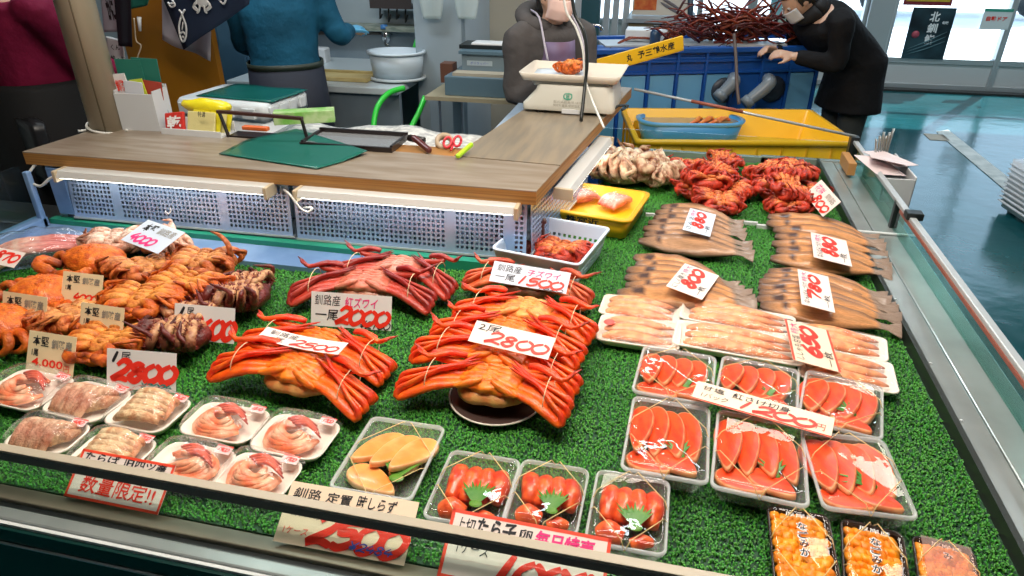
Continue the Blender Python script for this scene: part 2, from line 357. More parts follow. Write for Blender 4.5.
# white tape line on the floor
a, b, c, d = P(936, 132, 0), P(948, 130, 0), P(1020, 187, 0), P(1014, 198, 0)
mb = MB(); k = (d - a) * 1.6; k2 = (c - b) * 1.6
mb.add([a + Vector((0, 0, .004)), a + k + Vector((0, 0, .004)), b + k2 + Vector((0, 0, .004)), b + Vector((0, 0, .004))], [(0, 1, 2, 3)])
tag(mb.build('floor_line', mat('worn_white_line', (.62, .62, .56), .5, col2=(.40, .42, .37), scale=9), smooth=False), 'worn white line across the teal floor', 'floor marking')
a, b = P(930, 140, 0), P(950, 134, 0)
mb = MB().box((a.x, a.y, .001), (a.x + .16, a.y + .2, .004)); tag(mb.build('floor_patch', mat('tan_patch', (.4, .33, .24), .6), smooth=False), 'small tan patch at the start of the floor line', 'floor marking')
# outside the doors: a parked white van and a low hedge seen blown out through the glass
r = empty('parked_van', (5.2, 17, 0), 'white van parked outside beyond the glass doors', 'van')
mb = MB(); prof = [(-2.2, .4), (2.1, .4), (2.25, .9), (1.6, 1.1), (1.1, 1.9), (-2.1, 1.95), (-2.25, 1.0)]
mb.loops([[(x, y, z) for x, z in prof] for y in (-.85, .85)]); mb.build('body', mat('van_white', (.75, .78, .8), .3), r, smooth=False, bevel=.08)
mb = MB().box((-1.9, -.87, 1.15), (1.0, -.84, 1.75)); mb.build('window', mat('van_window', (.03, .05, .07), .1), r, smooth=False)
for x in (-1.4, 1.4):
    w_ = MB().lathe([(0, -.1), (.33, -.1), (.36, 0), (.33, .1), (0, .1)], 20).build('wheel', m_dark, r); w_.location = (x, -.82, .36); w_.rotation_euler = (R(90), 0, 0)
# ================================================================ DISPLAY CASE
cx0, cx1, cy0, cyb, cyr = -2.02, .625, .732, 1.70, 3.08
r = empty('display_case', (-.5, 1.2, 0), 'long refrigerated fish display case with steel rims and low glass guards', 'display case'); off = Vector((.5, -1.2, 0))
def part(mb, name, m, parent=r, **k):
    o = mb.build(name, m, parent, **k)
    if parent is r: o.location = off
    return o
mb = MB(); mb.prism([(cx0 - .02, .65), (.80, .65), (.80, 3.16), (-.17, 3.16), (-.30, 1.80), (cx0 - .02, 1.80)], .08, .70); part(mb, 'body', mat('dark_green_panel', (.006, .032, .028), .3), smooth=False)
mb = MB(); mb.prism([(cx0, cy0), (cx1, cy0), (cx1, 3.06), (-.20, 3.06), (-.33, 1.81), (cx0, 1.81)], .705, .748); part(mb, 'bed_plate', mat('bed_green', (.008, .06, .02), .7), smooth=False)
# front rim: sill, black groove, steel strip, white line
mb = MB().box((cx0, .693, .705), (.80, .722, .757)); part(mb, 'front_sill', mat('brown_steel', (.27, .235, .17), .35, .4, col2=(.20, .17, .125), scale=5), smooth=False, bevel=.002)
mb = MB().box((cx0, .681, .70), (.81, .694, .748)); part(mb, 'groove', m_dark, smooth=False)
mb = MB().box((cx0, .656, .69), (.82, .682, .752)); part(mb, 'front_strip', m_steel, smooth=False, bevel=.004)
mb = MB().box((cx0, .650, .684), (.82, .657, .748)); part(mb, 'white_trim', m_white, smooth=False)
mb = MB().box((cx0, .643, .30), (.82, .651, .742)); part(mb, 'front_panel', mat('front_green', (.004, .030, .026), .25), smooth=False)
mb = MB().box((cx0, .640, .705), (.82, .644, .709)); part(mb, 'trim_line', m_alu, smooth=False)
# right rim
mb = MB().box((cx1, .62, .70), (cx1 + .012, 3.08, .782)); part(mb, 'inner_edge', mat('edge_dark', (.05, .055, .05), .35, .6), smooth=False)
mb = MB().box((cx1 + .008, .62, .74), (.690, 3.08, .776)); part(mb, 'right_flange', m_steel, smooth=False, bevel=.003)
mb = MB().box((.690, .62, .72), (.694, 3.08, .765)); part(mb, 'right_groove', mat('rust_dark', (.05, .02, .015), .5), smooth=False)
mb = MB().box((.694, .62, .74), (.80, 3.08, .773)); part(mb, 'right_sill', m_steel, smooth=False, bevel=.003)
mb = MB().box((.40, 3.06, .70), (.80, 3.09, .78)).box((-.20, 3.06, .70), (.45, 3.09, .775)); part(mb, 'far_edge', m_steel, smooth=False)
y = P(790, 224).y
mb = MB().box((cx1 - .3, 2.30, .752), (cx1, 2.312, .766)).box((-.05, 2.325, .752), (.33, 2.337, .764)); part(mb, 'divider', m_white, smooth=False)
mb = MB().box((cx1, 2.285, .776), (.79, 2.297, .780)); part(mb, 'joint_strip', m_white, smooth=False)
for k, (px, py) in enumerate(((914, 267), (944, 363), (972, 420), (920, 300))):
    p = P(px - 4, py, .78); part(MB().ell((cx1 + .02, p.y, .777), (.004, .004, .002), 8, 5), 'screw', m_alu)
# guards
mb = MB().box((cx0, .722, .757), (.74, .728, .835)); part(mb, 'front_glass', m_glass, smooth=False)
mb = MB().box((cx0, .716, .835), (.76, .733, .851)); o = part(mb, 'front_rail', mat('rail_beige', (.42, .36, .27), .4), smooth=False, bevel=.001)
mb = MB().box((cx0, .7145, .829), (.76, .7165, .8465)); part(mb, 'rail_seal', m_dark, smooth=False)
mb = MB().box((.757, .62, .773), (.763, 2.36, .86)).box((.757, 2.37, .773), (.763, 3.08, .86)); part(mb, 'side_glass', clear('side_glass_green', (.62, .86, .80), rough=.02), smooth=False)
mb = MB().box((.750, .60, .858), (.770, 3.10, .872)); part(mb, 'side_rail', m_alu, smooth=False, bevel=.003)
mb = MB().box((.748, .60, .850), (.756, 2.3, .860)); part(mb, 'rail_lining', mat('rust_red', (.28, .08, .05), .6), smooth=False)
mb = MB().box((.74, 3.06, .76), (.772, 3.10, .885)); part(MB().box((.75, 2.355, .77), (.772, 2.375, .868)), 'post', m_dark, smooth=False); part(mb, 'post', m_dark, smooth=False)
mb = MB().box((.742, 2.20, .862), (.79, 2.24, .885)); part(mb, 'clip', m_dark, smooth=False, bevel=.003)
mb = MB().box((-.30, 3.075, .775), (.745, 3.081, .86)); part(mb, 'far_glass', m_glass, smooth=False)
mb = MB().tube([(.76, 3.08, .885), (-.17, 3.15, 1.02)], .006, 8); part(mb, 'far_rod', m_alu)
mb = MB().tube([(.3, 3.11, .955), (.08, 3.13, .985)], .0075, 8); part(mb, 'rust_wrap', mat('rust_red', (.28, .08, .05), .6))
# left end: steel side beam, post and sloping glass
mb = MB().box((cx0 - .035, .62, .70), (cx0 + .01, 1.76, .80)).box((cx0 - .01, 1.735, .76), (cx0 + .01, 1.755, .96)); part(mb, 'left_end_beam', m_steelblue, smooth=False, bevel=.004)
mb = MB().box((cx0 - .02, .72, .80), (cx0 - .014, 1.74, .98)); part(mb, 'left_glass', m_glass, smooth=False)
mb = MB().box((cx0, 1.655, .75), (-.78, 1.775, .768)); part(mb, 'back_strip', m_steelblue, smooth=False)
mb = MB().box((cx0, 1.77, .75), (-.36, 1.80, .785)); part(mb, 'back_reflection_strip', mat('painted_green_reflection', (.015, .24, .15), .4), smooth=False)  # strip coloured teal-green to imitate the reflection below the panels
# ---- turf: separate curled tufts, one mass
def turf():
    rng = np.random.default_rng(3); sp = .0078
    xs, ys = np.meshgrid(np.arange(cx0 + .015, cx1 - .004, sp), np.arange(cy0 + .004, 3.05, sp)); x = xs.ravel(); y = ys.ravel()
    keep = ((y < 1.66) | ((x > -.80) & (y < 1.77)) | (x > -.34 + .10 * (y - 1.8))); x = x[keep]; y = y[keep]; n = len(x)
    x = x + rng.uniform(-.003, .003, n); y = y + rng.uniform(-.003, .003, n)
    V = []; F = []; C = []; base = 0
    for b in range(3):
        a = rng.uniform(0, 2 * math.pi, n); ln = rng.uniform(.0035, .0065, n); h = rng.uniform(.006, .0105, n); w = rng.uniform(.0010, .0017, n)
        dx, dy = np.cos(a), np.sin(a); z0 = np.full(n, .747)
        prof = [(0, 0, 1.0), (.35, .75, 1.1), (.8, 1.0, 1.0), (1.15, .72, .6)]
        q = []
        for (t, hz, ww) in prof:
            for s in (-1, 1): q.append(np.stack([x + dx * ln * t - dy * w * ww * s, y + dy * ln * t + dx * w * ww * s, z0 + h * hz], 1))
        q = np.stack(q, 1).reshape(-1, 3); V.append(q)
        i0 = base + np.arange(n) * 8
        for k in range(3): F.append(np.stack([i0 + 2 * k, i0 + 2 * k + 1, i0 + 2 * k + 3, i0 + 2 * k + 2], 1))
        t = rng.uniform(.65, 1.25, n); c = np.stack([t * rng.uniform(.7, 1.3, n), t, t * rng.uniform(.8, 1.1, n), np.ones(n)], 1); C.append(np.repeat(c, 8, 0)); base += n * 8
    V = np.concatenate(V); F = np.concatenate(F); C = np.concatenate(C)
    me = bpy.data.meshes.new('turf'); me.vertices.add(len(V)); me.vertices.foreach_set('co', V.astype(np.float32).ravel())
    me.loops.add(F.size); me.loops.foreach_set('vertex_index', F.astype(np.int32).ravel()); me.polygons.add(len(F))
    me.polygons.foreach_set('loop_start', np.arange(0, F.size, 4, dtype=np.int32)); me.polygons.foreach_set('loop_total', np.full(len(F), 4, dtype=np.int32))
    a = me.color_attributes.new('Col', 'FLOAT_COLOR', 'POINT'); a.data.foreach_set('color', C.astype(np.float32).ravel())
    me.update(calc_edges=True); me.materials.append(mat('turf_green', (.045, .235, .026), .45, attr=True, col2=(.060, .29, .032), scale=3, spec=.35))
    o = bpy.data.objects.new('artificial_turf', me); SC.collection.objects.link(o)
    tag(o, 'green artificial turf lining the bed of the display case', 'artificial turf', kind='stuff')
turf()
# ================================================================ COUNTER
m_wood = mat('counter_top', (.22, .17, .12), .32, col2=(.30, .25, .20), scale=7, stretch=(.6, 5, 1), detail=6, bump=.0002, bscale=60)
m_ply = mat('plywood_edge', (.42, .20, .05), .5, col2=(.26, .12, .03), scale=18, stretch=(.15, .15, 9))
m_inner = mat('counter_inner', (.34, .44, .56), .5)
r = empty('sales_counter', (-1.2, 1.95, 0), 'L-shaped wood-topped sales counter behind the crabs', 'counter'); off = Vector((1.2, -1.95, 0))
A_, B_, C_, E_, F_, G_ = (-2.06, 1.79), (-.345, 1.80), (-.185, 3.22), (-.50, 3.28), (-.66, 2.16), (-2.02, 2.12)
mb = MB().prism([A_, B_, (-.318, 2.04), (-.665, 2.06), (-2.03, 2.12)], WD - .003, WD); part(mb, 'top', m_wood, r, smooth=False)
part(MB().prism([(-.318, 2.045), C_, E_, (-.665, 2.065)], WD - .003, WD + .001), 'wing_top', mat('wing_wood', (.27, .215, .15), .35, col2=(.20, .17, .13), scale=7, stretch=(5, .6, 1), detail=6), r, smooth=False)
mb = MB().prism([A_, B_, C_, E_, F_, G_], WD - .042, WD - .003); part(mb, 'edge_board', m_ply, r, smooth=False)
mb = MB().prism([(-2.03, 1.83), (-.395, 1.84), (-.25, 3.18), (-.46, 3.2), (-.62, 2.12), (-1.98, 2.08)], .10, WD - .042)
mb = MB().box((-2.0, 2.02, .1), (-.66, 2.09, .968)).box((-.66, 2.1, .1), (-.60, 3.2, .968)).box((-2.0, 1.86, .1), (-.5, 2.06, .76)).box((-2.0, 1.8, .76), (-1.97, 2.05, .968)).box((-.6, 2.0, .1), (-.44, 3.2, .74)); part(mb, 'carcass', m_inner, r, smooth=False)
for k in (3, 9):
    px = (320, 490)[k == 9]; p = P(px, 206 if k == 9 else 188, WD - .05); part(MB().ell((p.x, 1.81, WD - .05), (.012, .008, .006), 10, 6), 'bolt', mat('brass', (.5, .35, .1), .4, .8), r)
def perf_panel(w, h, label, loc, rz, lean=0, gaps=(), pitch=.0150, hole=.0088, name='perforated_panel'):
    r = empty(name, loc, label, 'perforated panel', 'perforated steel panels under the counter', rot=(R(lean), 0, rz))
    mb = MB(); nx, ny = int((w - .01) / pitch), int((h - .012) / pitch); ox = (w - nx * pitch) / 2; oy = (h - ny * pitch) / 2
    q = lambda x0, x1, z0, z1: mb.add([(x0, 0, z0), (x1, 0, z0), (x1, 0, z1), (x0, 0, z1)], [(0, 1, 2, 3)])
    hb = (pitch - hole) / 2
    q(0, w, 0, oy); q(0, w, h - oy, h); q(0, ox, oy, h - oy); q(w - ox, w, oy, h - oy)
    for i in range(nx):
        x = ox + i * pitch
        if any(a <= i <= b for a, b in gaps): q(x, x + pitch, oy, h - oy); continue
        q(x, x + hb, oy, h - oy); q(x + pitch - hb, x + pitch, oy, h - oy)
        for j in range(ny):
            z = oy + j * pitch; q(x + hb, x + pitch - hb, z, z + hb); q(x + hb, x + pitch - hb, z + pitch - hb, z + pitch)
    mb.build('perforated_sheet', mat('perf_steel', (.42, .55, .78), .25, .45, bump=.0006, bscale=9), r, smooth=False, solid=.0015)
    mb = MB().box((-.004, -.003, -.004), (w + .004, .004, .002)); mb.build('lower_lip', m_alu, r, smooth=False)
    return r
perf_panel(.80, .175, 'left perforated steel panel behind the hairy crabs', (-1.925, 1.785, .795), R(1), -6, gaps=((10, 11), (36, 37)))
perf_panel(.735, .175, 'right perforated steel panel beside the white basket', (-1.11, 1.80, .790), R(1), -6, gaps=((32, 33), (44, 45)))
perf_panel(.62, .16, 'short side perforated panel behind the yellow tray', (-.362, 1.835, .80), R(82), -2)
mb = MB().box((-1.99, 1.79, .80), (-1.93, 1.80, .96)); o = mb.build('side_plate', m_steelblue, smooth=False); tag(o, 'plain blue-grey steel plate at the left end of the perforated panel', 'metal plate')
# light blue crates stored behind the panels
def crate(name, loc, w, d, h, m, label, cat='crate', group=None, rz=0, ribs=4, rim=.012, tap=.94, t=.004):
    r = empty(name, loc, label, cat, group, rz=rz)
    mb = MB(); o1 = ring(w * tap, d * tap, .02, 0); o2 = ring(w, d, .02, h); i2 = ring(w - 2 * t, d - 2 * t, .018, h); i1 = ring(w * tap - 2 * t, d * tap - 2 * t, .018, t * 1.5)
    mb.loops([o1, o2, i2, i1]); mb.build('body', m, r)
    mb = MB(); mb.loops([ring(w, d, .02, h - rim), ring(w + .02, d + .02, .03, h - rim), ring(w + .02, d + .02, .03, h), ring(w - .002, d - .002, .02, h), ], False, False)
    mb.loops([ring(w, d, .02, h), ring(w, d, .02, h - rim)], False, False); mb.build('rim', m, r)
    if ribs:
        mb = MB()
        for k in range(ribs + 1):
            x = -w * tap / 2 + w * tap * (k + .5) / (ribs + 1)
            for s in (-1, 1): mb.box((x - .004, s * d / 2 - .006, .01), (x + .004, s * d / 2 + .008, h - rim))
        for k in range(max(2, int(ribs * d / w)) ):
            yy = -d * tap / 2 + d * tap * (k + .5) / max(2, int(ribs * d / w))
            for s in (-1, 1): mb.box((s * w / 2 - .006, yy - .004, .01), (s * w / 2 + .008, yy + .004, h - rim))
        mb.box((-w / 2 - .003, -d / 2 - .003, h * .5), (w / 2 + .003, -d / 2 + .004, h * .5 + .006)); mb.build('ribs', m, r, smooth=False)
    return r
m_ltblue = mat('light_blue_plastic', (.35, .52, .74), .4); m_wplast = mat('white_plastic', (.72, .74, .76), .35)
for k, (x, w) in enumerate(((-1.62, .34), (-.83, .38), (-.56, .12))):
    crate('storage_crate', (x, 1.925, .77), w, .12, .15, m_ltblue, ['light blue crate seen through the left perforated panel', 'wide light blue crate seen through the right perforated panel', 'narrow light blue crate at the right end behind the perforated panel'][k], 'crate', 'light blue crates behind the panels')
# strip lights under the counter edge
def strip_light(a, b, label, e=6):
    a = Vector(a); b = Vector(b); L = (b - a).length; an = math.atan2(b.y - a.y, b.x - a.x)
    r = empty('strip_light', a, label, 'strip light', 'strip lights under the counter edge', rz=an)
    mb = MB(); mb.loops([[(x, -.03, -.004), (x, .03, -.02), (x, .03, .016), (x, -.018, .016)] for x in (0, L)]); mb.build('housing', mat('lamp_white', (.58, .58, .56), .4), r, smooth=False, bevel=.002)
    mb = MB(); mb.loops([[(x, -.028, -.006), (x, -.01, -.013), (x, .02, -.024), (x, .02, -.020)] for x in (.01, L - .01)]); mb.build('tube', mat('lamp_glow_%s' % e, (1, .98, .92), .4, emit=e), r)
    for x in (-.012, L): MB().box((x, -.031, -.02), (x + .012, .031, .017)).build('end_cap', mat('cap_cream', (.55, .45, .30), .5), r, smooth=False, bevel=.002)
P1 = lambda px, py: P(px, py, WD - .05)
strip_light((-1.90, 1.765, .955), (-1.17, 1.775, .955), 'long white strip light at the left under the counter edge')
strip_light((-1.06, 1.775, .955), (-.40, 1.785, .952), 'long white strip light at the right under the counter edge')
strip_light((-.300, 2.02, .93), (-.235, 2.62, .95), 'white strip light under the side edge of the counter wing')
def cable(pts, rad, m, label, cat='cable', name='cable', sub=6):
    o = MB().tube(pts, rad, 8, sub).build(name, m); tag(o, label, cat); return o
m_cab = mat('white_cable', (.70, .70, .66), .45)
cable([(-2.03, 1.80, .97), (-2.05, 1.77, .93), (-1.98, 1.74, .915), (-1.93, 1.745, .945), (-1.89, 1.76, .955)], .0045, m_cab, 'white cable looping from under the left counter corner')
cable([P(284, 190, .95), D(290, 195, 1.74), D(300, 208, 1.74), D(308, 212, 1.75), D(312, 208, 1.76), D(303, 208, 1.77)], .0035, m_cab, 'white cord looped on the perforated panel between the strip lights')
for q, lb in ((( 170,208), 'left white hook on the perforated panel'), ((436, 254), 'right white hook on the perforated panel')):
    c_ = [D(q[0], q[1], 1.765), D(q[0] + 1, q[1] + 3, 1.765), D(q[0] - 2, q[1] + 6, 1.76), D(q[0] - 5, q[1] + 3, 1.76)]
    cable(c_, .002, m_cab, lb, 'hook', 'hook', 4)
# ================================================================ CRABS
def shell_mat(name, c1, c2, rough=.35, bump=.0012, bs=160, sc=60): return mat(name, c1, rough, col2=c2, scale=sc, bump=bump, bscale=bs, attr=True, coat=.12, spec=.45)
M_SNOW = shell_mat('snow_crab_shell', (1, 1, 1), (.90, .52, .45), .36, .0014, 190, 45)
M_HAIR = shell_mat('hair_crab_shell', (1, 1, 1), (.66, .42, .32), .5, .0032, 260, 70)
M_SPINE = shell_mat('spiny_crab_shell', (1, 1, 1), (.50, .26, .22), .40, .0030, 200, 70)
m_band = mat('rubber_band', (.80, .62, .38), .5)
def vmul(c, k): return tuple(min(1, x * k) for x in c)
def J(s=1.0): return random.uniform(-s, s)
def snow_crab(label, loc, rz=0, s=1.0, leg=(.88, .145, .010), deep=(.72, .050, .012), belly=(.88, .23, .016), shell=(.60, .33, .10), fan=.5, tilt=0, droop=0, group=None, reach=1.0, upside=True):
    r = empty('snow_crab', loc, label, 'crab', group, scale=s, rot=(R(tilt), R(J(3)), rz))
    mb = MB(); mb.ell((0, .002, .026), (.080, .054, .023), 24, 12, .10, 30, 0, pw=.85, cf=lambda q: shell); mb.build('shell', M_SNOW, r)
    mb = MB()
    bel = lambda q: vmul(belly, 1 + .25 * noise.noise(q * 60))
    mb.ell((0, .004, .050), (.068, .049, .018), 34, 16, .22, 75, pw=.9, cf=bel)
    for sd in (-1, 1):
        for i in range(5):
            y = .034 - i * .017; a = R((i - 2) * 9) * sd
            mb.ell((sd * .038, y, .058), (.032, .0088, .0085), 14, 8, .30, 120, M=Matrix.Rotation(-a, 4, 'Z') @ Matrix.Rotation(sd * .25, 4, 'Y'), cf=bel)
    for i in range(5): mb.ell((0, .030 - i * .012, .066 - .001 * i), (.020 - .002 * i, .0075, .006), 10, 6, .1, 90, cf=lambda q: vmul(belly, 1.05))
    mb.build('belly', M_SNOW, r)
    for sd in (-1, 1):
        kx, ky = .185 * reach + J(.008), -.030 * fan * 2 + J(.008)
        for i in range(4):
            y0 = .030 - .017 * i; z0 = .050
            k = Vector((sd * (kx - .006 * abs(i - 1.3)), ky + .030 - .020 * i, .020 + .007 * ((i * 2) % 3) - droop))
            b = Vector((sd * .046, y0, z0)); m1 = b.lerp(k, .5) + Vector((0, 0, .010))
            back = Vector((sd * (.085 + .008 * i), ky * .4 + .024 - .010 * i, .066 + .004 * (i % 2))); tip = Vector((sd * (.035 + J(.012)), .048 - .010 * i, .074 + J(.004)))
            c0 = vmul(leg, random.uniform(.88, 1.1)); cb = vmul(belly, 1.0)
            MB().tube([b, b.lerp(m1, .5), m1, m1.lerp(k, .6), k, k + (back - k) * .10 + Vector((sd * .006, 0, .010)), k.lerp(back, .35) + Vector((0, 0, .012)), back, back.lerp(tip, .6), tip],
                      [.0095, .0120, .0145, .0152, .0138, .0100, .0080, .0066, .0045, .0012], 9, 3, .66, lump=.12, lf=90, cols=[cb, vmul(c0, 1.15), c0, c0, vmul(c0, 1.05), deep, c0, vmul(deep, 1.2), deep, vmul(deep, .6)]).build('leg', M_SNOW, r)
        b = Vector((sd * .046, .030, .056)); e = Vector((sd * (.122 + J(.01)), .020 + J(.006), .070)); h = Vector((sd * (.070 + J(.01)), .040, .072)); f = Vector((sd * (.150 + J(.012)), .012 + J(.01), .080 + J(.005))); t = Vector((sd * (.190 + J(.01)), .034 + J(.012), .088 + J(.008)))
        mb = MB(); c0 = vmul(leg, .9)
        mb.tube([b, b.lerp(e, .5), e, e + Vector((sd * .010, .006, .006)), e.lerp(h, .6) + Vector((0, .004, .008)), h], [.0085, .0095, .0088, .0075, .0080, .0070], 9, 3, .85, lump=.1, lf=90, cols=[belly, c0, c0, deep, c0, deep])
        mb.tube([h, h.lerp(f, .45) + Vector((0, 0, .01)), f, f.lerp(t, .6), t], [.0070, .0085, .0066, .0040, .0010], 9, 3, .8, lump=.1, lf=90, cols=[deep, vmul(deep, 1.3), c0, deep, (.15, .03, .02)])
        mb.tube([f, f.lerp(t, .5) + Vector((0, -.012, .003)), t + Vector((sd * -.012, -.009, 0))], [.0050, .0036, .0010], 8, 3, .8, cols=[c0, deep, (.15, .03, .02)])
        mb.build('claw', M_SNOW, r)
        x = sd * .128; mb = MB(); mb.tube([(x + .002 * math.sin(a), ky * .55 + .010 + .046 * math.cos(a), .048 + .036 * math.sin(a)) for a in np.linspace(0, 2 * math.pi, 18)], .0011, 5); mb.build('rubber_band', m_band, r)
    return r
def limbpts(pts, s=1): return [Vector(p) * s for p in pts]
def spines(mb, pts, rad, n, L, col):
    for k in range(n):
        i = random.randrange(len(pts) - 1); t = random.random(); p = Vector(pts[i]).lerp(Vector(pts[i + 1]), t); rr = rad[i] * (1 - t) + rad[i + 1] * t
        d = (Vector(pts[i + 1]) - Vector(pts[i])).normalized(); a = random.uniform(0, 2 * math.pi); u = d.orthogonal().normalized(); w = d.cross(u); o = (u * math.cos(a) + w * math.sin(a))
        b = p + o * rr * .8; tip = b + (o + Vector((0, 0, .3))).normalized() * L
        e = d * L * .28; g = d.cross(o) * L * .28
        mb.add([b + e, b + g, b - e, b - g, tip], [(0, 1, 4), (1, 2, 4), (2, 3, 4), (3, 0, 4)], 0, [col] * 4 + [vmul(col, 1.6)])
def stout_crab(kind, label, loc, rz=0, s=1.0, belly_up=True, group=None, tilt=0, roll=0, name=None):
    """short-legged crabs: hair crab and spiny crab, lying on the back with legs folded or sitting up"""
    pal = {'hair': ((.78, .175, .014), (.30, .05, .014), (.82, .33, .06)), 'dark': ((.17, .022, .016), (.05, .010, .008), (.62, .34, .16)),
           'red': ((.66, .055, .020), (.20, .014, .010), (.88, .27, .07)), 'pale': ((.84, .55, .42), (.55, .28, .20), (.90, .70, .58)), 'cream': ((.70, .50, .32), (.35, .12, .06), (.80, .70, .52)),
           'brown': ((.60, .16, .03), (.22, .05, .018), (.76, .34, .10))}[kind]
    A, Bk, Ly = pal; M_ = M_HAIR if kind in ('hair', 'pale', 'brown') else M_SPINE; spn = {'dark': 26, 'red': 14, 'cream': 6}.get(kind, 0)
    r = empty(name or {'hair': 'hair_crab', 'pale': 'hair_crab', 'brown': 'hair_crab'}.get(kind, 'spiny_crab'), loc, label, 'crab', group, scale=s, rot=(R(tilt), R(roll), rz))
    zc = .034; mb = MB()
    if belly_up:
        mb.ell((0, 0, zc - .008), (.064, .058, .028), 24, 12, .14, 40, pw=.85, cf=lambda q: vmul(A, 1 + .3 * noise.noise(q * 80)))
    else:
        mb.ell((0, .004, zc + .004), (.062, .058, .036), 30, 16, .10, 55, pw=.85, cf=lambda q: vmul((A[0] * 1.05, A[1] * 1.1, A[2]), 1 + .35 * noise.noise(q * 170)))
        for sd in (-1, 1):
            for k in range(5):
                a = R(-50 + 25 * k); mb.ell((sd * .060 * math.cos(a), .004 - .056 * math.sin(a), zc + .002), (.007, .006, .005), 8, 5, cf=lambda q: Bk)
        for k in range(240):
            a = random.uniform(0, 6.28); q = math.sqrt(random.uniform(0, .9)); rr = random.uniform(.0016, .0034); mb.ell((.056 * q * math.cos(a), .004 + .052 * q * math.sin(a), zc + .004 + .036 * math.sqrt(1 - q * q) * .97), (rr, rr, rr), 6, 4, cf=lambda p: vmul(A, 1.3 if k % 2 else .8))
    mb.build('shell', M_, r)
    if belly_up:
        mb = MB(); cf = lambda q: vmul(Ly, 1 + .3 * noise.noise(q * 90)); mb.ell((0, 0, zc + .010), (.050, .046, .016), 20, 10, .15, 60, cf=cf)
        for i in range(5): mb.ell((0, .030 - i * .013, zc + .026 - .001 * i), (.019 - .002 * i, .0075, .006), 10, 6, .12, 90, cf=cf)
        mb.build('belly', M_, r)
    for sd in (-1, 1):
        for i in range(4):
            y = .032 - .017 * i; sp = 1 + .1 * J(); c0 = vmul(A if kind != 'dark' else Ly, random.uniform(.85, 1.15))
            if belly_up:
                pts = [(sd * .020, y, zc + .018), (sd * .045, y * 1.15, zc + .026), (sd * .072 * sp, y * 1.35, zc + .020), (sd * .084 * sp, y * 1.5 - .004, zc + .002), (sd * .066, y * 1.5 - .012, zc - .014), (sd * .050, y * 1.5 - .02, zc - .020)]
                rad = [.0085, .0105, .0105, .009, .0065, .002]
                cl = [Ly, Ly, c0, c0 if kind != 'dark' else A, A, Bk]
            else:
                pts = [(sd * .050, y, zc - .006), (sd * .072, y * 1.25, zc + .010), (sd * .094 * sp, y * 1.5, zc - .004), (sd * .088 * sp, y * 1.5 - .010, zc - .018), (sd * .066, y * 1.5 - .02, zc - .026)]
                rad = [.0075, .0095, .0090, .0065, .0015]; cl = [Bk, c0, vmul(c0, .8), A, Bk]
            mb = MB().tube(pts, rad, 9, 3, .9, lump=.16, lf=120, cols=cl)
            if spn: spines(mb, pts, rad, spn * 2, .009, A)
            if belly_up:
                e0 = Vector(pts[3]); k1 = e0 + Vector((sd * (.004 + J(.012)), J(.020) - .008, .022 + J(.010))); k2 = e0 + Vector((-sd * (.020 + J(.018)), J(.030) - .014, .036 + J(.010)))
                mb.tube([e0, k1, k1.lerp(k2, .6), k2], [.0065, .0052, .0036, .0008], 7, 3, cols=[A, A, vmul(A, .8), Bk])
            mb.build('leg', M_, r)
        if belly_up: pts = [(sd * .018, -.034, zc + .02), (sd * .040, -.052, zc + .024), (sd * .052, -.060, zc + .012), (sd * .036, -.072, zc + .010), (sd * .014, -.074, zc + .018)]
        else: pts = [(sd * .040, -.045, zc - .006), (sd * .070, -.066, zc + .004), (sd * .060, -.084, zc - .004), (sd * .032, -.088, zc - .006), (sd * .006, -.086, zc - .010)]
        rad = [.009, .0125, .012, .014, .007]; mb = MB().tube(pts, rad, 10, 3, .9, lump=.15, lf=110, cols=[Ly if belly_up else Bk, A, A, vmul(A, 1.05), Bk])
        e = Vector(pts[-1]); mb.tube([e, e + Vector((-sd * .014, .002, .004)), e + Vector((-sd * .026, .006, .002))], [.007, .005, .0012], 8, 2, cols=[A, Bk, (.05, .03, .02)])
        e2 = e + Vector((0, -.004, -.006)); mb.tube([e2, e2 + Vector((-sd * .014, -.004, -.002)), e2 + Vector((-sd * .026, .002, 0))], [.006, .0045, .0012], 8, 2, cols=[A, Bk, (.05, .03, .02)])
        if spn: spines(mb, pts, rad, spn * 2, .008, A)
        mb.build('claw', M_, r)
    return r
def on(px, py, z=0): v = P(px, py, BED + .03 + z); v.z = BED + z; return v
G1 = 'hair crabs heaped at the left of the bed'
stout_crab('hair', 'orange hair crab sitting shell-up just behind the upper cream card', on(92, 268, .004), R(-12), 1.30, False, G1, tilt=-14)
stout_crab('hair', 'orange hair crab with broad shell turned up between two cream cards', on(42, 302), R(-14), 1.30, False, G1, tilt=-12, roll=6)
stout_crab('hair', 'orange hair crab cut by the left photo edge, before a cream card', on(2, 332), R(-20), 1.28, False, G1, tilt=-10)
stout_crab('pale', 'pale pink crab on its back, left under the tilted white card', on(117, 243, .01), R(20), 1.02, True, G1)
stout_crab('pale', 'pale pink crab with folded legs at the right of the tilted white card', on(167, 243, .008), R(-35), 0.99, True, G1)
stout_crab('brown', 'brown hair crab with bent legs hanging right of the upper shell-up crab', on(140, 274, .012), R(60), 1.07, True, G1, roll=14)
stout_crab('brown', 'hair crab on its back with a raised claw, farthest right of the hairy heap', on(204, 266, .004), R(8), 1.10, True, G1)
stout_crab('hair', 'golden hair crab on its back in the middle of the heap', on(186, 291, .012), R(-10), 1.14, True, G1)
stout_crab('hair', 'golden hair crab on its back above the right cream card', on(146, 305, .018), R(12), 1.14, True, G1)
stout_crab('brown', 'brown hair crab with hanging legs behind the cream card marked 4,000', on(70, 322, 0), R(70), 1.04, True, G1, roll=10)
stout_crab('hair', 'golden hair crab on its back to the right of the card marked 4,000', on(112, 347, 0), R(5), 1.10, True, G1)
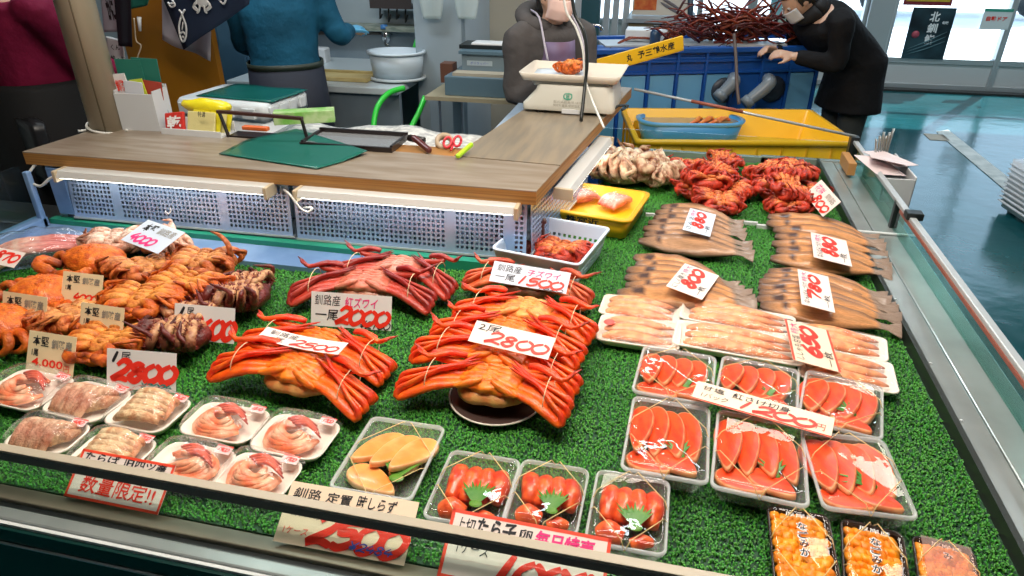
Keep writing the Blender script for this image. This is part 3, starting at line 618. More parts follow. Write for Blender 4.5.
def curled_claw(label, pts, cols, rad):
    o = MB().tube(pts, rad, 9, 5, lump=.1, lf=90, cols=cols).build('crab_claw', M_HAIR); tag(o, label, 'crab claw')
Ac, Bc = (.66, .22, .08), (.35, .10, .05)
q = P(228, 266, BED + .03); curled_claw('single bent crab leg arching up at the right end of the hairy heap', [q + Vector(v) for v in ((-.07, .02, .02), (-.02, .01, .045), (.012, 0, .035), (.02, -.005, .070), (-.004, 0, .096), (-.036, .005, .104))], [Bc, Ac, Ac, Ac, Ac, Bc], [.007, .009, .009, .008, .006, .002])
G2 = 'dark spiny crabs behind the white 1-tail cards'
stout_crab('dark', 'dark spiny crab with pale knobbly legs, farther one, behind the upper white card', on(242, 298, .002), R(-70), 1.21, True, G2, roll=-10)
stout_crab('dark', 'dark spiny crab with pale knobbly legs, nearer one, between the two white cards', on(186, 334, .0), R(-75), 1.26, True, G2, roll=-8)
# snow crabs ---------------------------------------------------------------
DR, DD, DB, DS = (.50, .06, .035), (.27, .02, .02), (.66, .21, .13), (.55, .3, .2)
snow_crab('dull red snow crab lying behind the card marked 2,000 and 2160', on(366, 289, .0), R(6), 1.05, DR, DD, DB, DS, fan=.9, group='dull red snow crabs')
snow_crab('dull red snow crab farthest back, by the perforated panel', on(400, 273, .008), R(-3), 1.0, DR, DD, (.72, .30, .22), DS, fan=.9, group='dull red snow crabs')
snow_crab('bright orange snow crab in front with its pale shell facing the foam trays', on(298, 377, .012), R(-7), 1.02, fan=.55, group='orange snow crabs in the left pair')
snow_crab('orange snow crab lying behind, under the flat white card of the left pair', on(322, 350, .0), R(-6), 1.0, fan=.5, group='orange snow crabs in the left pair')
G3 = 'orange snow crabs piled up in the middle of the bed'
snow_crab('orange snow crab nearest the viewer on the round dark plate', on(492, 388, .016), R(-6), 1.0, fan=.55, group=G3)
snow_crab('orange snow crab second from the front of the middle pile, under the 2-tail card', on(498, 362, .012), R(-7), 1.02, fan=.45, group=G3)
snow_crab('orange snow crab third from the front of the middle pile, behind the 2-tail card', on(510, 338, .010), R(-8), 1.0, fan=.4, group=G3)
snow_crab('orange snow crab at the back of the middle pile', on(527, 317, .006), R(-8), 1.0, fan=.35, belly=(.90, .40, .10), group=G3)
snow_crab('brownish snow crab in front of the white basket, under the card marked 1,500', on(530, 286, .004), R(-8), .98, (.70, .16, .05), (.42, .05, .02), (.55, .26, .12), (.35, .22, .12), fan=.4)
r = empty('round_plate', P(497, 399), 'dark round plate with a pale rim under the front snow crab', 'plate')
MB().lathe([(.0, .001), (.075, .002), (.102, .010), (.104, .012), (.098, .012), (.073, .005), (0, .004)], 40).build('dish', mat('plate_dark', (.06, .035, .03), .25), r)
MB().lathe([(.101, .0125), (.1045, .0125), (.1045, .010), (.101, .0125)], 40).build('rim', mat('plate_rim', (.6, .55, .48), .3), r)
# red and cream crab heaps at the far end ------------------------------------
G4 = 'red spiny crabs in the left far heap'; G5 = 'red spiny crabs in the right far heap'
random.seed(21)
spots = [(690, 168, 0, 20, .95), (722, 163, .0, 100, .98), (700, 190, 0, -40, 1.0), (728, 189, .0, 150, 1.0), (712, 173, .05, 60, 1.0), (716, 202, .0, 10, .95), (706, 182, .04, 200, .95)]
L4 = ['red spiny crab at the left foot of the left far heap', 'red spiny crab at the back right of the left far heap', 'red spiny crab low at the front left of the left far heap', 'red spiny crab at the right side of the left far heap', 'dark-topped red spiny crab crowning the left far heap', 'red spiny crab closest to the dried fish in the left far heap', 'red spiny crab lying high in the middle of the left far heap']
for (x, y, z, a, s), lb in zip(spots, L4): stout_crab('red', lb, on(x, y, z), R(a), s, True, G4, tilt=J(14), roll=J(14))
spots = [(768, 172, 0, 40, .95), (795, 172, 0, 120, .98), (775, 192, 0, -30, 1.0), (800, 195, .0, 170, 1.0), (783, 176, .05, 80, .98), (792, 206, 0, 0, .92), (786, 188, .045, -80, .95)]
L5 = [t.replace('left far heap', 'right far heap').replace('dark-topped ', 'bright ').replace('closest to the dried fish', 'beside the rotated card') for t in L4]
for (x, y, z, a, s), lb in zip(spots, L5): stout_crab('red', lb, on(x, y, z), R(a), s, True, G5, tilt=J(14), roll=J(14))
G6 = 'cream coloured crabs beside the counter wing'
stout_crab('cream', 'large cream crab on its back beside the counter wing light', on(620, 174, .0), R(80), 1.75, True, G6, roll=6)
stout_crab('cream', 'cream crab with red-brown legs right of the large cream crab', on(658, 174, .0), R(-60), 1.4, True, G6, tilt=8)
stout_crab('red', 'small red crab lying behind the cream crabs', on(640, 158, .0), R(15), .8, False, tilt=6)
# ================================================================ BASKETS
def place_rect(FL, FR, NL, z):
    c, w, d, a = rect(FL, FR, NL, z); return Vector((c.x, c.y, BED)), w, d, a
m_yel = mat('yellow_plastic', (.86, .44, .010), .38)
c, w, d, a = place_rect((569, 181), (649, 192), (541, 206), BED + .075)
r = crate('plastic_tray', c, w, d, .072, m_yel, 'yellow plastic tray with black characters holding two wrapped crab bodies', 'tray', rz=a, ribs=0, rim=.010, tap=.93, t=.006)
mb = MB(); text(mb, '株宮近', -.5 * w * .25 - .03, .16 * w, 0, .026, 0, bold=.03); o = mb.build('lettering', INK['k'], r, smooth=False)
for v in o.data.vertices: x, y, z = v.co; v.co = (x + .004, -d * .5 * (.93 + .07 * (y + .034) / .072) - .003, y + .034)
for k, (x, y, lb) in enumerate(((583, 199, 'left film-wrapped pink crab bundle in the yellow tray'), (617, 204, 'right film-wrapped pink crab bundle in the yellow tray'))):
    q = P(x, y - 4, BED + .04); rr = empty('wrapped_crab', (q.x, q.y, BED + .008), lb, 'wrapped crab', 'wrapped crab bundles in the yellow tray', rz=R((35, 55)[k]))
    for i in range(6): 
        yy = -.03 + .012 * i; MB().tube([(-.06, yy * 1.1, .022), (-.03, yy, .038 + .004 * (i % 2)), (.02, yy * .9, .040), (.058, yy * 1.2, .020)], [.006, .011, .011, .006], 8, 3, lump=.15, lf=90, cols=[(.7, .2, .16), (.85, .55, .5), (.75, .25, .2), (.8, .5, .45)]).build('crab_leg', M_SNOW, rr)
    MB().ell((0, 0, .022), (.050, .030, .016), 18, 10, .1, 40, cf=lambda q: (.75, .25, .2)).build('crab_body', M_SNOW, rr)
    MB().ell((0, 0, .026), (.070, .046, .036), 26, 14, .16, 60, M=None).build('film', clear('cling_film', (1, 1, 1), .95, .08, .04, bump=.006, bscale=90), rr)
# white basket with slotted side
c, w, d, a = place_rect((530, 216), (607, 229), (495, 249), BED + .085)
r = empty('plastic_basket', c, 'white slotted plastic basket holding dark red crab', 'basket', rz=a); h = .083
m_bask = mat('pale_blue_plastic', (.62, .72, .86), .4)
MB().loops([ring(w * .86, d * .86, .02, .001), ring(w * .86, d * .86, .02, .004)]).build('base', m_bask, r)
for nm, (ax, ay), (bx, by), out in (('front_wall', (-1, -1), (1, -1), (0, -1)), ('back_wall', (1, 1), (-1, 1), (0, 1)), ('side_wall', (1, -1), (1, 1), (1, 0)), ('side_wall', (-1, 1), (-1, -1), (-1, 0))):
    mb = MB(); nx = 14; lay = [(0, .22), (.34, .46), (.58, .70), (.86, 1)]
    def pt(u, t): k = .43 + .07 * t; return ((ax + (bx - ax) * u) * w * k, (ay + (by - ay) * u) * d * k, h * t)
    for t0, t1 in lay: mb.grid(14, 1, lambda u, v: pt(u, t0 + (t1 - t0) * v))
    for i in range(nx + 1):
        for (t0, t1) in ((.22, .34), (.46, .58)):
            u0 = max(0, (i - .22) / nx); u1 = min(1, (i + .22) / nx); mb.add([pt(u0, t0), pt(u1, t0), pt(u1, t1), pt(u0, t1)], [(0, 1, 2, 3)])
    mb.grid(14, 1, lambda u, v: pt(u, .70 + .16 * v)) 
    mb.build(nm, m_bask, r, smooth=False, solid=.003)
mb = MB(); mb.loops([ring(w, d, .012, h), ring(w + .016, d + .016, .02, h), ring(w + .016, d + .016, .02, h + .006), ring(w, d, .012, h + .006), ring(w, d, .012, h)], False, False); mb.build('rim', m_bask, r)
q = P(563, 252, BED + .04); q.z = BED + .006
stout_crab('red', 'dark red spiny crab lying in the right half of the white basket', q, R(-20), .95, True, roll=-6)
q = P(524, 248, BED + .03); q.z = BED + .006; stout_crab('dark', 'small dark crab leg cluster in the left half of the white basket', q, R(40), .60, False)
q = P(541, 238, BED + .05); mb = MB().tube([q + Vector(v) for v in ((.01, -.03, -.02), (0, 0, .0), (-.004, .01, .04), (.01, .01, .055))], [.013, .014, .013, .010], 9, 4, lump=.25, lf=90, cols=[(.10, .02, .015)] * 4); tag(mb.build('crab_limb', M_SPINE), 'dark maroon crab leg standing up in the white basket', 'crab leg')
# ================================================================ FISH
M_FISH = mat('dried_fish_skin', (1, 1, 1), .42, col2=(.72, .66, .60), scale=24, bump=.0012, bscale=140, attr=True, coat=.3, stretch=(.5, 2.2, 2.2))
def fish_mesh(seed, warm):
    rnd = random.Random(seed); rings_ = []; cols = []; NU, NV = 22, 14; mb = MB(); vs_ = []; cc = []
    wp = [(0, .22), (.06, .42), (.14, .60), (.22, .80), (.38, 1.0), (.55, .92), (.72, .62), (.84, .28), (.90, .17), (.94, .34), (1.0, .62)]
    for i in range(NU + 1):
        u = i / NU
        for k in range(len(wp) - 1):
            if wp[k][0] <= u <= wp[k + 1][0]: t = (u - wp[k][0]) / (wp[k + 1][0] - wp[k][0]); wd = wp[k][1] * (1 - t) + wp[k + 1][1] * t; break
        for j in range(NV):
            a = 2 * math.pi * j / NV; c, s_ = math.cos(a), math.sin(a)
            y = .5 * wd * c; z = .17 * wd ** .8 * s_ * (1 - .15 * c) * (1 if u < .86 else .35)
            if u < .2: z *= 1.25
            y += .04 * noise.noise(Vector((u * 6, j, seed))); z += .04 * noise.noise(Vector((u * 9, j * .7, seed + 5)))
            z += .10 * math.sin(u * 3.1)
            if s_ > 0 and .25 < u < .8: z -= .05 * math.exp(-((c + .1) / .18) ** 2)
            vs_.append((u, y, z + .15)); 
            meat = (.80, .36, .12) if warm else (.60, .32, .16); dark = (.11, .06, .04); edge = (.14, .065, .04) if warm else (.09, .055, .04)
            w_ = 1 - min(1, abs(c)) ** 5 if s_ > -.2 else .2
            if c > .45 and s_ > 0: w_ *= .55
            col = tuple(edge[q] * (1 - w_) + meat[q] * w_ for q in range(3))
            if u < .20: f = u / .20; col = tuple(dark[q] * (1 - f) + col[q] * f for q in range(3))
            if .12 + .012 * (seed % 5) < u < .19 + .012 * (seed % 5) and abs(c) < .55 and s_ > 0: col = (.06, .02, .015)
            if u > .86: col = (.34, .24, .18)
            if s_ > 0 and abs(c + .1) < .16 and .25 < u < .8: col = vmul(col, .7)
            cc.append(vmul(col, 1 + .3 * noise.noise(Vector((u * 5, j * 2, seed)))))
    n = NV; fs = [(i * n + k, (i + 1) * n + k, (i + 1) * n + (k + 1) % n, i * n + (k + 1) % n) for i in range(NU) for k in range(n)] + [tuple(range(n)), tuple(range(NU * n + n - 1, NU * n - 1, -1))]
    mb.add(vs_, fs, 0, cc); return mb
FM = {}
def fish_pile(hb, hf, tb, tf, n, label, group, warm=True, wid=.060, name='dried_fish'):
    for i in range(n):
        t = i / (n - 1) if n > 1 else 0; z = BED + .006
        A1, A2, B1, B2 = P(*hb, BED + .02), P(*hf, BED + .02), P(*tb, BED + .015), P(*tf, BED + .015)
        h_, t_ = A1.lerp(A2, t), B1.lerp(B2, t); h_.x += J(.014); t_.x += J(.012)
        d_ = t_ - h_; L = d_.length; k = (i * 2 % 5, warm)
        if k not in FM: tmp = fish_mesh(i * 2 % 5 + (10 if warm else 0), warm).build(name, M_FISH); FM[k] = tmp.data; bpy.data.objects.remove(tmp)
        o = bpy.data.objects.new(name, FM[k]); SC.collection.objects.link(o); o.location = (h_.x, h_.y, z + .0)
        o.rotation_euler = (R(16 + J(5)) if i < n - 1 else R(18), R(J(1.5)), math.atan2(d_.y, d_.x) + R(J(1.5))); o.scale = (L, wid * random.uniform(.95, 1.1), wid * .95)
        last = i == n - 1
        tag(o, label[1] if last else '%s dried split fish from the front %s' % (('second', 'third', 'fourth', 'fifth', 'sixth', 'seventh')[n - 2 - i], label[0]), 'fish', group)
fish_pile((658, 206), (642, 240), (742, 224), (757, 258), 7, ('in the far left pile, under the bluish card', 'frontmost dried split fish of the pile under the far left card, flank fully shown'), 'dried fish in the far left pile', False, .094)
fish_pile((636, 256), (622, 292), (738, 286), (756, 310), 6, ('in the pile behind the left foam fish trays', 'frontmost dried split fish of the pile just behind the two left foam fish trays'), 'dried fish in the near left pile', True, .094)
fish_pile((768, 216), (775, 258), (878, 238), (890, 276), 7, ('in the far right pile, by the rotated card', 'frontmost long dried split fish in the far right pile, under the card marked 880'), 'dried fish in the far right pile', True, .100)
fish_pile((764, 270), (758, 304), (888, 300), (904, 330), 7, ('in the near right pile, under the sideways card', 'frontmost dried split fish in the near right pile, under the card marked 780'), 'dried fish in the near right pile', True, .092)
# ================================================================ FOAM TRAYS
m_foam = mat('foam', (.86, .78, .68), .55); m_film = clear('film', (1, 1, 1), .95, .09, .03, bump=.003, bscale=70)
m_tagred = mat('sticker_pink', (.84, .60, .58), .5)
def foam_shape(w, d, h=.020, rc=.026):
    mb = MB(); t = .004
    mb.loops([ring(w * .80, d * .76, rc * .8, 0), ring(w * .94, d * .92, rc, h * .7), ring(w, d, rc, h), ring(w - .006, d - .006, rc, h + .002), ring(w * .94 - t, d * .92 - t, rc, h * .75), ring(w * .80 - t, d * .76 - t, rc * .8, t)]); return mb
def film_dome(w, d, h, ph, m, seed=0):
    mb = MB()
    def f(u, v):
        x, y = (u - .5) * 2, (v - .5) * 2; q = max(0, 1 - x ** 4) * max(0, 1 - y ** 4)
        return (x * w * .485, y * d * .485, h + .001 + (ph - h) * q ** .6 + .003 * noise.noise(Vector((x * 4, y * 4, seed))) * q)
    return mb.grid(16, 14, f)
def sticker(parent, x, y, z, txt, rot=0, w=.034, h=.019):
    M = Matrix.Translation((x, y, z)) @ Matrix.Rotation(rot, 4, 'Z') @ Matrix.Rotation(R(8), 4, 'X')
    mb = MB().box((-w / 2, -h / 2, 0), (w / 2, h / 2, .0006), M=M); st = mb.build('price_sticker', m_tagred, parent, smooth=False)
    m2 = MB(); brush(m2, txt, -w * .36, w * .34, -h * .22, h * .26, .0012, h * .13)
    m2.v = [tuple(M @ Vector(q)) for q in m2.v]; m2.build('price', INK['r'], st, smooth=False)
    m3 = MB().box((-w / 2, h * .36, .0006), (w / 2, h / 2, .0009), M=M); m3.build('band', INK['r'], st, smooth=False)
def leg_tray(FL, FR, NL, label, style, price, seed, spin=0):
    random.seed(seed); c, w, d, a = place_rect(FL, FR, NL, BED + .022)
    r = empty('foam_tray', c, label, 'tray of crab legs', 'foam trays of wrapped crab legs', rz=a)
    foam_shape(w, d).build('tray', m_foam, r)
    if style == 'curl':
        n = 6
        for k in range(n):
            q = 1 - k * .115; A0, A1 = R(70 + 10 * J() + spin), R(345 + 15 * J() + spin); rx, ry = w * .34 * q, d * .36 * q; pts = []; z = .017 + .0035 * k
            for t in np.linspace(0, 1, 9):
                an = A0 + (A1 - A0) * t; pts.append((rx * math.cos(an) - w * .03, ry * math.sin(an) - d * .02, z + .004 * math.sin(t * 9 + k)))
            rad = [.004, .008, .0100, .0080, .0105, .0100, .0080, .0085, .005]
            c0 = random.choice([(.86, .30, .13), (.88, .38, .19), (.80, .22, .08)]); c1 = (.90, .56, .36)
            MB().tube(pts, rad, 9, 2, .8, lump=.12, lf=100, cols=[c0, c1, c0, c0, c1, c0, c0, c1, c0]).build('crab_leg', M_SNOW, r)
        for k in range(4):
            x = w * (.02 + .05 * k); MB().tube([(x - .03, d * .20 - .004 * k, .040), (x, d * .24 - .006 * k, .046), (x + .035, d * .18 - .01 * k, .036)], [.003, .0045, .0015], 7, 3, cols=[(.80, .16, .08), (.75, .12, .05), (.4, .05, .03)]).build('crab_leg_tip', M_SNOW, r)
    elif style == 'hairy':
        for k in range(7):
            x = -w * .26 + w * .075 * k; MB().tube([(x - .014, -d * .36, .014), (x - .006, -d * .15, .034 + .004 * J()), (x + .004, d * .1, .042), (x + .016, d * .32, .022)], [.008, .0105, .011, .007], 9, 3, lump=.25, lf=160,
                cols=[vmul((.80, .52, .32), random.uniform(.8, 1.1)), (.74, .34, .22), (.80, .55, .36), (.62, .30, .18)]).build('crab_leg', M_HAIR, r)
        for k in range(5):
            x = w * (.14 + .035 * k); MB().tube([(x, -d * .22 + .006 * k, .016), (x + .01, 0, .038 - .003 * k), (x + .012, d * .28, .018)], [.006, .009, .005], 8, 3, lump=.3, lf=160, cols=[(.62, .42, .2), (.66, .36, .2), (.5, .28, .14)]).build('crab_leg', M_HAIR, r)
    else:
        for k in range(5):
            y = -d * .30 + d * .13 * k; MB().tube([(-w * .34, y, .018), (-w * .15, y - .004, .036 + .003 * k), (w * .12, y, .040 + .002 * k), (w * .32, y + .012, .022)], [.008, .0125, .0125, .008], 9, 3, .9, lump=.2, lf=100,
                cols=[(.80, .60, .30), vmul((.86, .68, .40), random.uniform(.9, 1.1)), (.84, .60, .34), (.80, .45, .22)]).build('crab_leg', M_HAIR, r)
        MB().tube([(-w * .3, d * .28, .02), (-.01, d * .36, .034), (w * .28, d * .2, .03), (w * .34, -d * .12, .02)], [.008, .010, .009, .004], 9, 3, lump=.2, lf=90, cols=[(.8, .4, .2)] * 4).build('crab_leg', M_HAIR, r)
    film_dome(w, d, .021, .060, None, seed).build('film', m_film, r)
    sticker(r, w * .30, d * .40, .030, price, R(-2))
    return r
leg_tray((15, 365), (71, 377), (-20, 400), 'foam tray of orange crab legs cut by the left edge of the photo, back row', 'curl', '2000', 1)
leg_tray((76, 377), (130, 390), (42, 411), 'foam tray of hairy brownish crab legs directly below the 4,000 card', 'hairy', '700', 2)
leg_tray((133, 388), (190, 399), (104, 423), 'foam tray of pale yellow crab legs directly below the red 2800 card', 'pale', '2620', 3)
leg_tray((205, 399), (272, 411), (176, 432), 'foam tray of curled orange crab legs second from the right in the back row', 'curl', '1810', 4)
leg_tray((275, 411), (343, 423), (246, 448), 'foam tray of curled orange crab legs at the right end of the back row', 'curl', '1700', 5, 10)
leg_tray((31, 415), (92, 424), (0, 446), 'foam tray of hairy brownish crab legs in the front row', 'hairy', '480', 6)
leg_tray((98, 429), (160, 440), (62, 464), 'foam tray of thick orange crab legs behind the red-framed card', 'pale', '2700', 7)
leg_tray((167, 438), (236, 451), (140, 477), 'foam tray of thin orange crab legs between the red-framed card and the front right tray', 'curl', '1900', 8, 150)
leg_tray((243, 450), (310, 462), (205, 487), 'foam tray of curled orange crab legs at the right end of the front row', 'curl', '1700', 9, 20)
def fillet_tray(FL, FR, NL, label, n, seed, lift=0, tail=True, seal=False):
    random.seed(seed); c, w, d, a = rect(FL, FR, NL, BED + .024 + lift); c.z = BED + lift
    r = empty('foam_tray', c, label, 'tray of fish fillets', 'long foam trays of fish fillets', rz=a)
    foam_shape(w, d, .022, .016).build('tray', m_foam, r)
    for k in range(n):
        y = -d * .28 + d * .56 * (k / max(1, n - 1)); L = w * .82; x0 = -L / 2
        mb = MB().tube([(x0, y, .018), (x0 + L * .12, y, .024), (x0 + L * .4, y + .002, .027), (x0 + L * .7, y, .025), (x0 + L * .9, y + .003, .021), (x0 + L, y + .004, .018)], [.006, .016, .0185, .0155, .009, .003], 10, 4, .55, lump=.12, lf=60,
            cols=[(.80, .38, .18), (.85, .40, .16), (.88, .44, .20), (.82, .33, .12), (.75, .32, .14), (.35, .22, .15)]); mb.build('fillet', M_SNOW, r)
        if tail: MB().ell((x0 + L + .008, y + .004, .020), (.012, .006, .002), 10, 5, .2, 200, cf=lambda q: (.12, .09, .07)).build('tail_fin', M_SNOW, r)
    film_dome(w, d, .023, .034, None, seed).build('film', m_film, r)
    if seal:
        MB().lathe([(0, .0), (.014, .0), (.014, .0006), (0, .0006)], 20, c=(-w * .36, d * .02, .036)).build('round_seal', mat('seal_red', (.75, .12, .1), .5), r)
fillet_tray((606, 293), (684, 304), (596, 312), 'long foam fish tray at the far left of the tray block', 3, 11, tail=False)
fillet_tray((603, 313), (684, 324), (592, 338), 'long foam fish tray at the near left with a round red seal', 3, 12, tail=False, seal=True)
fillet_tray((684, 297), (796, 316), (678, 317), 'long foam fish tray with grey tail tips, far middle of the tray block', 3, 13, .006)
fillet_tray((677, 318), (804, 339), (671, 343), 'long foam fish tray with orange fillets, near middle of the tray block', 3, 14, .006)
fillet_tray((794, 320), (888, 338), (790, 342), 'foam fish tray at the far right of the tray block', 3, 15, tail=False)
fillet_tray((797, 346), (893, 362), (798, 376), 'foam fish tray at the near right of the tray block, beside the turf', 3, 16, tail=False)
# ================================================================ CLEAR CONTAINERS
m_pack = clear('clear_pack', (.97, .98, .98), .95, .05, .11, hcol=(.85, .88, .88)); m_lid = clear('clear_lid', (1, 1, 1), .95, .04, 0, bump=.002, bscale=18)
m_salm = mat('salmon_flesh', (.72, .040, .004), .35, col2=(.84, .085, .010), scale=26, attr=True, coat=.08, bump=.0004, bscale=80, stretch=(1, 3, 1)); m_tarako = mat('tarako', (.62, .045, .012), .32, col2=(.88, .15, .03), scale=45, coat=.3, bump=.0008, bscale=160)
m_baran = mat('plastic_grass', (.05, .20, .012), .4, col2=(.12, .27, .02), scale=30)
m_gold = mat('gold_band', (.72, .52, .22), .35)
def pack(FL, FR, NL, label, cat, name, fill, h=.045, group=None, seed=0, lid=True, dark=False, bands='x', rc=.012):
    random.seed(seed); c, w, d, a = place_rect(FL, FR, NL, BED + h)
    r = empty(name, c, label, cat, group, rz=a); m = mat('black_tray', (.015, .012, .012), .25) if dark else m_pack
    t = .84
    mb = MB(); mb.loops([ring(w * t - .01, d * t - .01, rc, .001), ring(w * t, d * t, rc, .004), ring(w * .94, d * .94, rc, h - .006), ring(w * .94, d * .94, rc, h - .004)], True, False); mb.build('base', m, r, solid=.0012)
    mb = MB(); mb.loops([ring(w * .94, d * .94, rc, h - .006), ring(w, d, rc * 1.3, h - .006), ring(w + .002, d + .002, rc * 1.3, h - .002), ring(w, d, rc * 1.3, h + .001), ring(w * .95, d * .95, rc, h + .001), ring(w * .94, d * .94, rc, h - .004)], False, False)
    mb.build('rim', mat('black_rim', (.03, .022, .02), .2) if dark else clear('pack_rim', (.95, .96, .96), .95, .12, .30, hcol=(.9, .92, .92)), r)
    fill(r, w, d, h)
    if lid:
        mb = MB(); mb.loops([ring(w * .95, d * .95, rc, h + .001), ring(w * .92, d * .92, rc, h + .008), ring(w * .86, d * .86, rc, h + .011), ring(w * .80, d * .80, rc, h + .009)], False, True); mb.build('lid', m_lid, r)
    zt = h + (.013 if lid else .003)
    if bands == 'x':
        for s1 in (-1, 1):
            MB().tube([(-w * .50, s1 * d * .06, h - .004), (-w * .44, s1 * d * .12, zt), (-w * .06, s1 * d * .46, zt), (0, s1 * d * .51, h - .004)], .0009, 5).build('rubber_band', m_gold, r)
            MB().tube([(w * .50, s1 * d * .06, h - .004), (w * .44, s1 * d * .12, zt), (w * .06, s1 * d * .46, zt), (0, s1 * d * .51, h - .004)], .0009, 5).build('rubber_band', m_gold, r)
    return r
def slice_mesh(L, W, th, seed, bend=.2, rim=(1.0, 4.5, 16)):
    rnd = random.Random(seed); mb = MB(); out = []
    for k in range(22):
        a = 2 * math.pi * k / 22; x = math.cos(a); y = math.sin(a)      # x along length: round at +, pointed at -
        wd = W / 2 * (1 - .55 * (1 - (x + 1) / 2) ** 1.5); out.append((x * L / 2, y * wd + bend * W * (1 - x) ** 2 * .25))
    rings_ = []; cc = []
    fl = (1, 1, 1)
    for sc_, z in ((.86, 0), (1, th * .25), (1, th * .8), (.95, th), (.90, th * 1.04), (.05, th * 1.10)):
        rings_.append([(x * sc_, y * sc_, z) for x, y in out]); cc += [rim if .92 < sc_ else fl] * 22
    n = 22; vs_ = [q for r_ in rings_ for q in r_]; fs = [(i * n + k, i * n + (k + 1) % n, (i + 1) * n + (k + 1) % n, (i + 1) * n + k) for i in range(5) for k in range(n)] + [tuple(range(n - 1, -1, -1)), tuple(range(5 * n, 6 * n))]
    return mb.add(vs_, fs, 0, cc)
def put(o, loc, rot): o.location = loc; o.rotation_euler = [R(q) for q in rot]; return o
def baran(r, x, y, z, s, az=90, n=9, blade=False):
    mb = MB()
    for k in range(n):
        a = R(az - 42 + 84 * k / (n - 1)) ; L = s * (1 if k % 2 else .8); w = s * .060
        d_ = Vector((math.cos(a), math.sin(a), 0)); p = Vector((-d_.y, d_.x, 0))
        mb.add([Vector((x, y, z)) - p * w, Vector((x, y, z)) + p * w, Vector((x, y, z + .004)) + d_ * L * .6 + p * w * .8, Vector((x, y, z + .004)) + d_ * L * .6 - p * w * .8, Vector((x, y, z + .002)) + d_ * L], [(0, 1, 2, 3), (3, 2, 4)])
    mb.ell((x, y, z), (s * .20, s * .14, .002), 12, 4); mb.build('plastic_leaf', m_baran, r, smooth=False, solid=.0006)
def fill_salmon(style):
    def f(r, w, d, h):
        L = d * (.72 if style != 'wide' else .74)
        for k in range(4):
            W = w * (.40 if style != 'wide' else .50); x = -w * .30 + w * .20 * k
            o = slice_mesh(L, W, .012, k + random.randint(0, 99), .25).build('salmon_slice', m_salm, r); put(o, (x, d * .10, h * .62 + .004), (-20 + J(3), 8 + J(3), (101 if style != 'wide' else 98) + J(5) + k * 2))
        for k in range(2):
            o = slice_mesh(w * .56, d * .36, .012, k + 31, .3).build('salmon_slice', m_salm, r); put(o, (-w * .18 + w * .34 * k, -d * .29 + .006 * k, h * .55 + .006 * k), (10, 6, 172 - 12 * k))
        if style == 'maple': baran(r, w * .16, -d * .20, h + -.003, d * .22, 100, 7)
        elif style == 'long': baran(r, w * .22, -d * .24, h - .003, d * .30, 150, 6)
        else: baran(r, w * .12, -d * .14, h - .003, d * .30, 140, 5)
    return f
GS = 'clear boxes of red salmon slices'
for args in (((643, 345), (716, 357), (632, 391), 'clear box of salmon slices at the far left of the six, above the red-priced card', 'maple', 41),
             ((721, 355), (798, 370), (716, 396), 'clear salmon box in the middle of the far row, under the long card', 'maple', 42),
             ((800, 368), (877, 386), (804, 420), 'clear box of salmon slices at the right of the far row', 'wide', 43),
             ((636, 396), (713, 408), (617, 468), 'clear box of salmon slices at the near left with a bright green maple-like leaf', 'maple', 44),
             ((716, 409), (802, 425), (712, 487), 'clear salmon box in the middle of the near row, below the long card', 'maple', 45),
             ((806, 431), (890, 440), (816, 507), 'clear box of salmon slices at the near right, biggest of the six', 'wide', 46)):
    pack(args[0], args[1], args[2], args[3], 'packed salmon', 'salmon_box', fill_salmon(args[4]), .046, GS, args[5])
def fill_tarako(r, w, d, h):
    for k in range(4):
        x = -w * .28 + w * .19 * k; MB().tube([(x, -d * .10 + J(.006), h * .6), (x + .003, d * .08, h * .74), (x + .004 * J(), d * .26, h * .68), (x + .003, d * .36, h * .55)], [.012, .0185, .0175, .008], 12, 4, .9, lump=.1, lf=50).build('roe_sac', m_tarako, r)
    MB().tube([(-w * .36, -d * .26, h * .42), (-w * .22, -d * .24, h * .6), (-w * .04, -d * .26, h * .5)], [.013, .021, .013], 12, 5, .9, lump=.1, lf=50).build('roe_sac', m_tarako, r)
    MB().tube([(w * .06, -d * .30, h * .42), (w * .20, -d * .26, h * .5), (w * .34, -d * .24, h * .42)], [.008, .013, .007], 12, 5, .9, lump=.1, lf=50).build('roe_sac', m_tarako, r)
    baran(r, w * .10, -d * .22, h + .001, d * .34, 95, 11)
    MB().box((-w * .36, d * .22, h * .25), (w * .36, d * .40, h * .27)).build('leaf_sheet', m_baran, r, smooth=False)
GT = 'clear boxes of cod roe'
pack((450, 449), (520, 460), (423, 517), 'clear box of cod roe at the left of the three', 'packed cod roe', 'cod_roe_box', fill_tarako, .042, GT, 51)
pack((526, 459), (593, 470), (499, 522), 'clear box of cod roe in the middle of the three', 'packed cod roe', 'cod_roe_box', fill_tarako, .042, GT, 52)
pack((599, 469), (672, 481), (582, 541), 'clear box of cod roe at the right of the three', 'packed cod roe', 'cod_roe_box', fill_tarako, .042, GT, 53)
m_salm2 = mat('salmon_orange', (.90, .27, .05), .32, col2=(.93, .38, .10), scale=26, attr=True, coat=.3, bump=.0004, bscale=80)
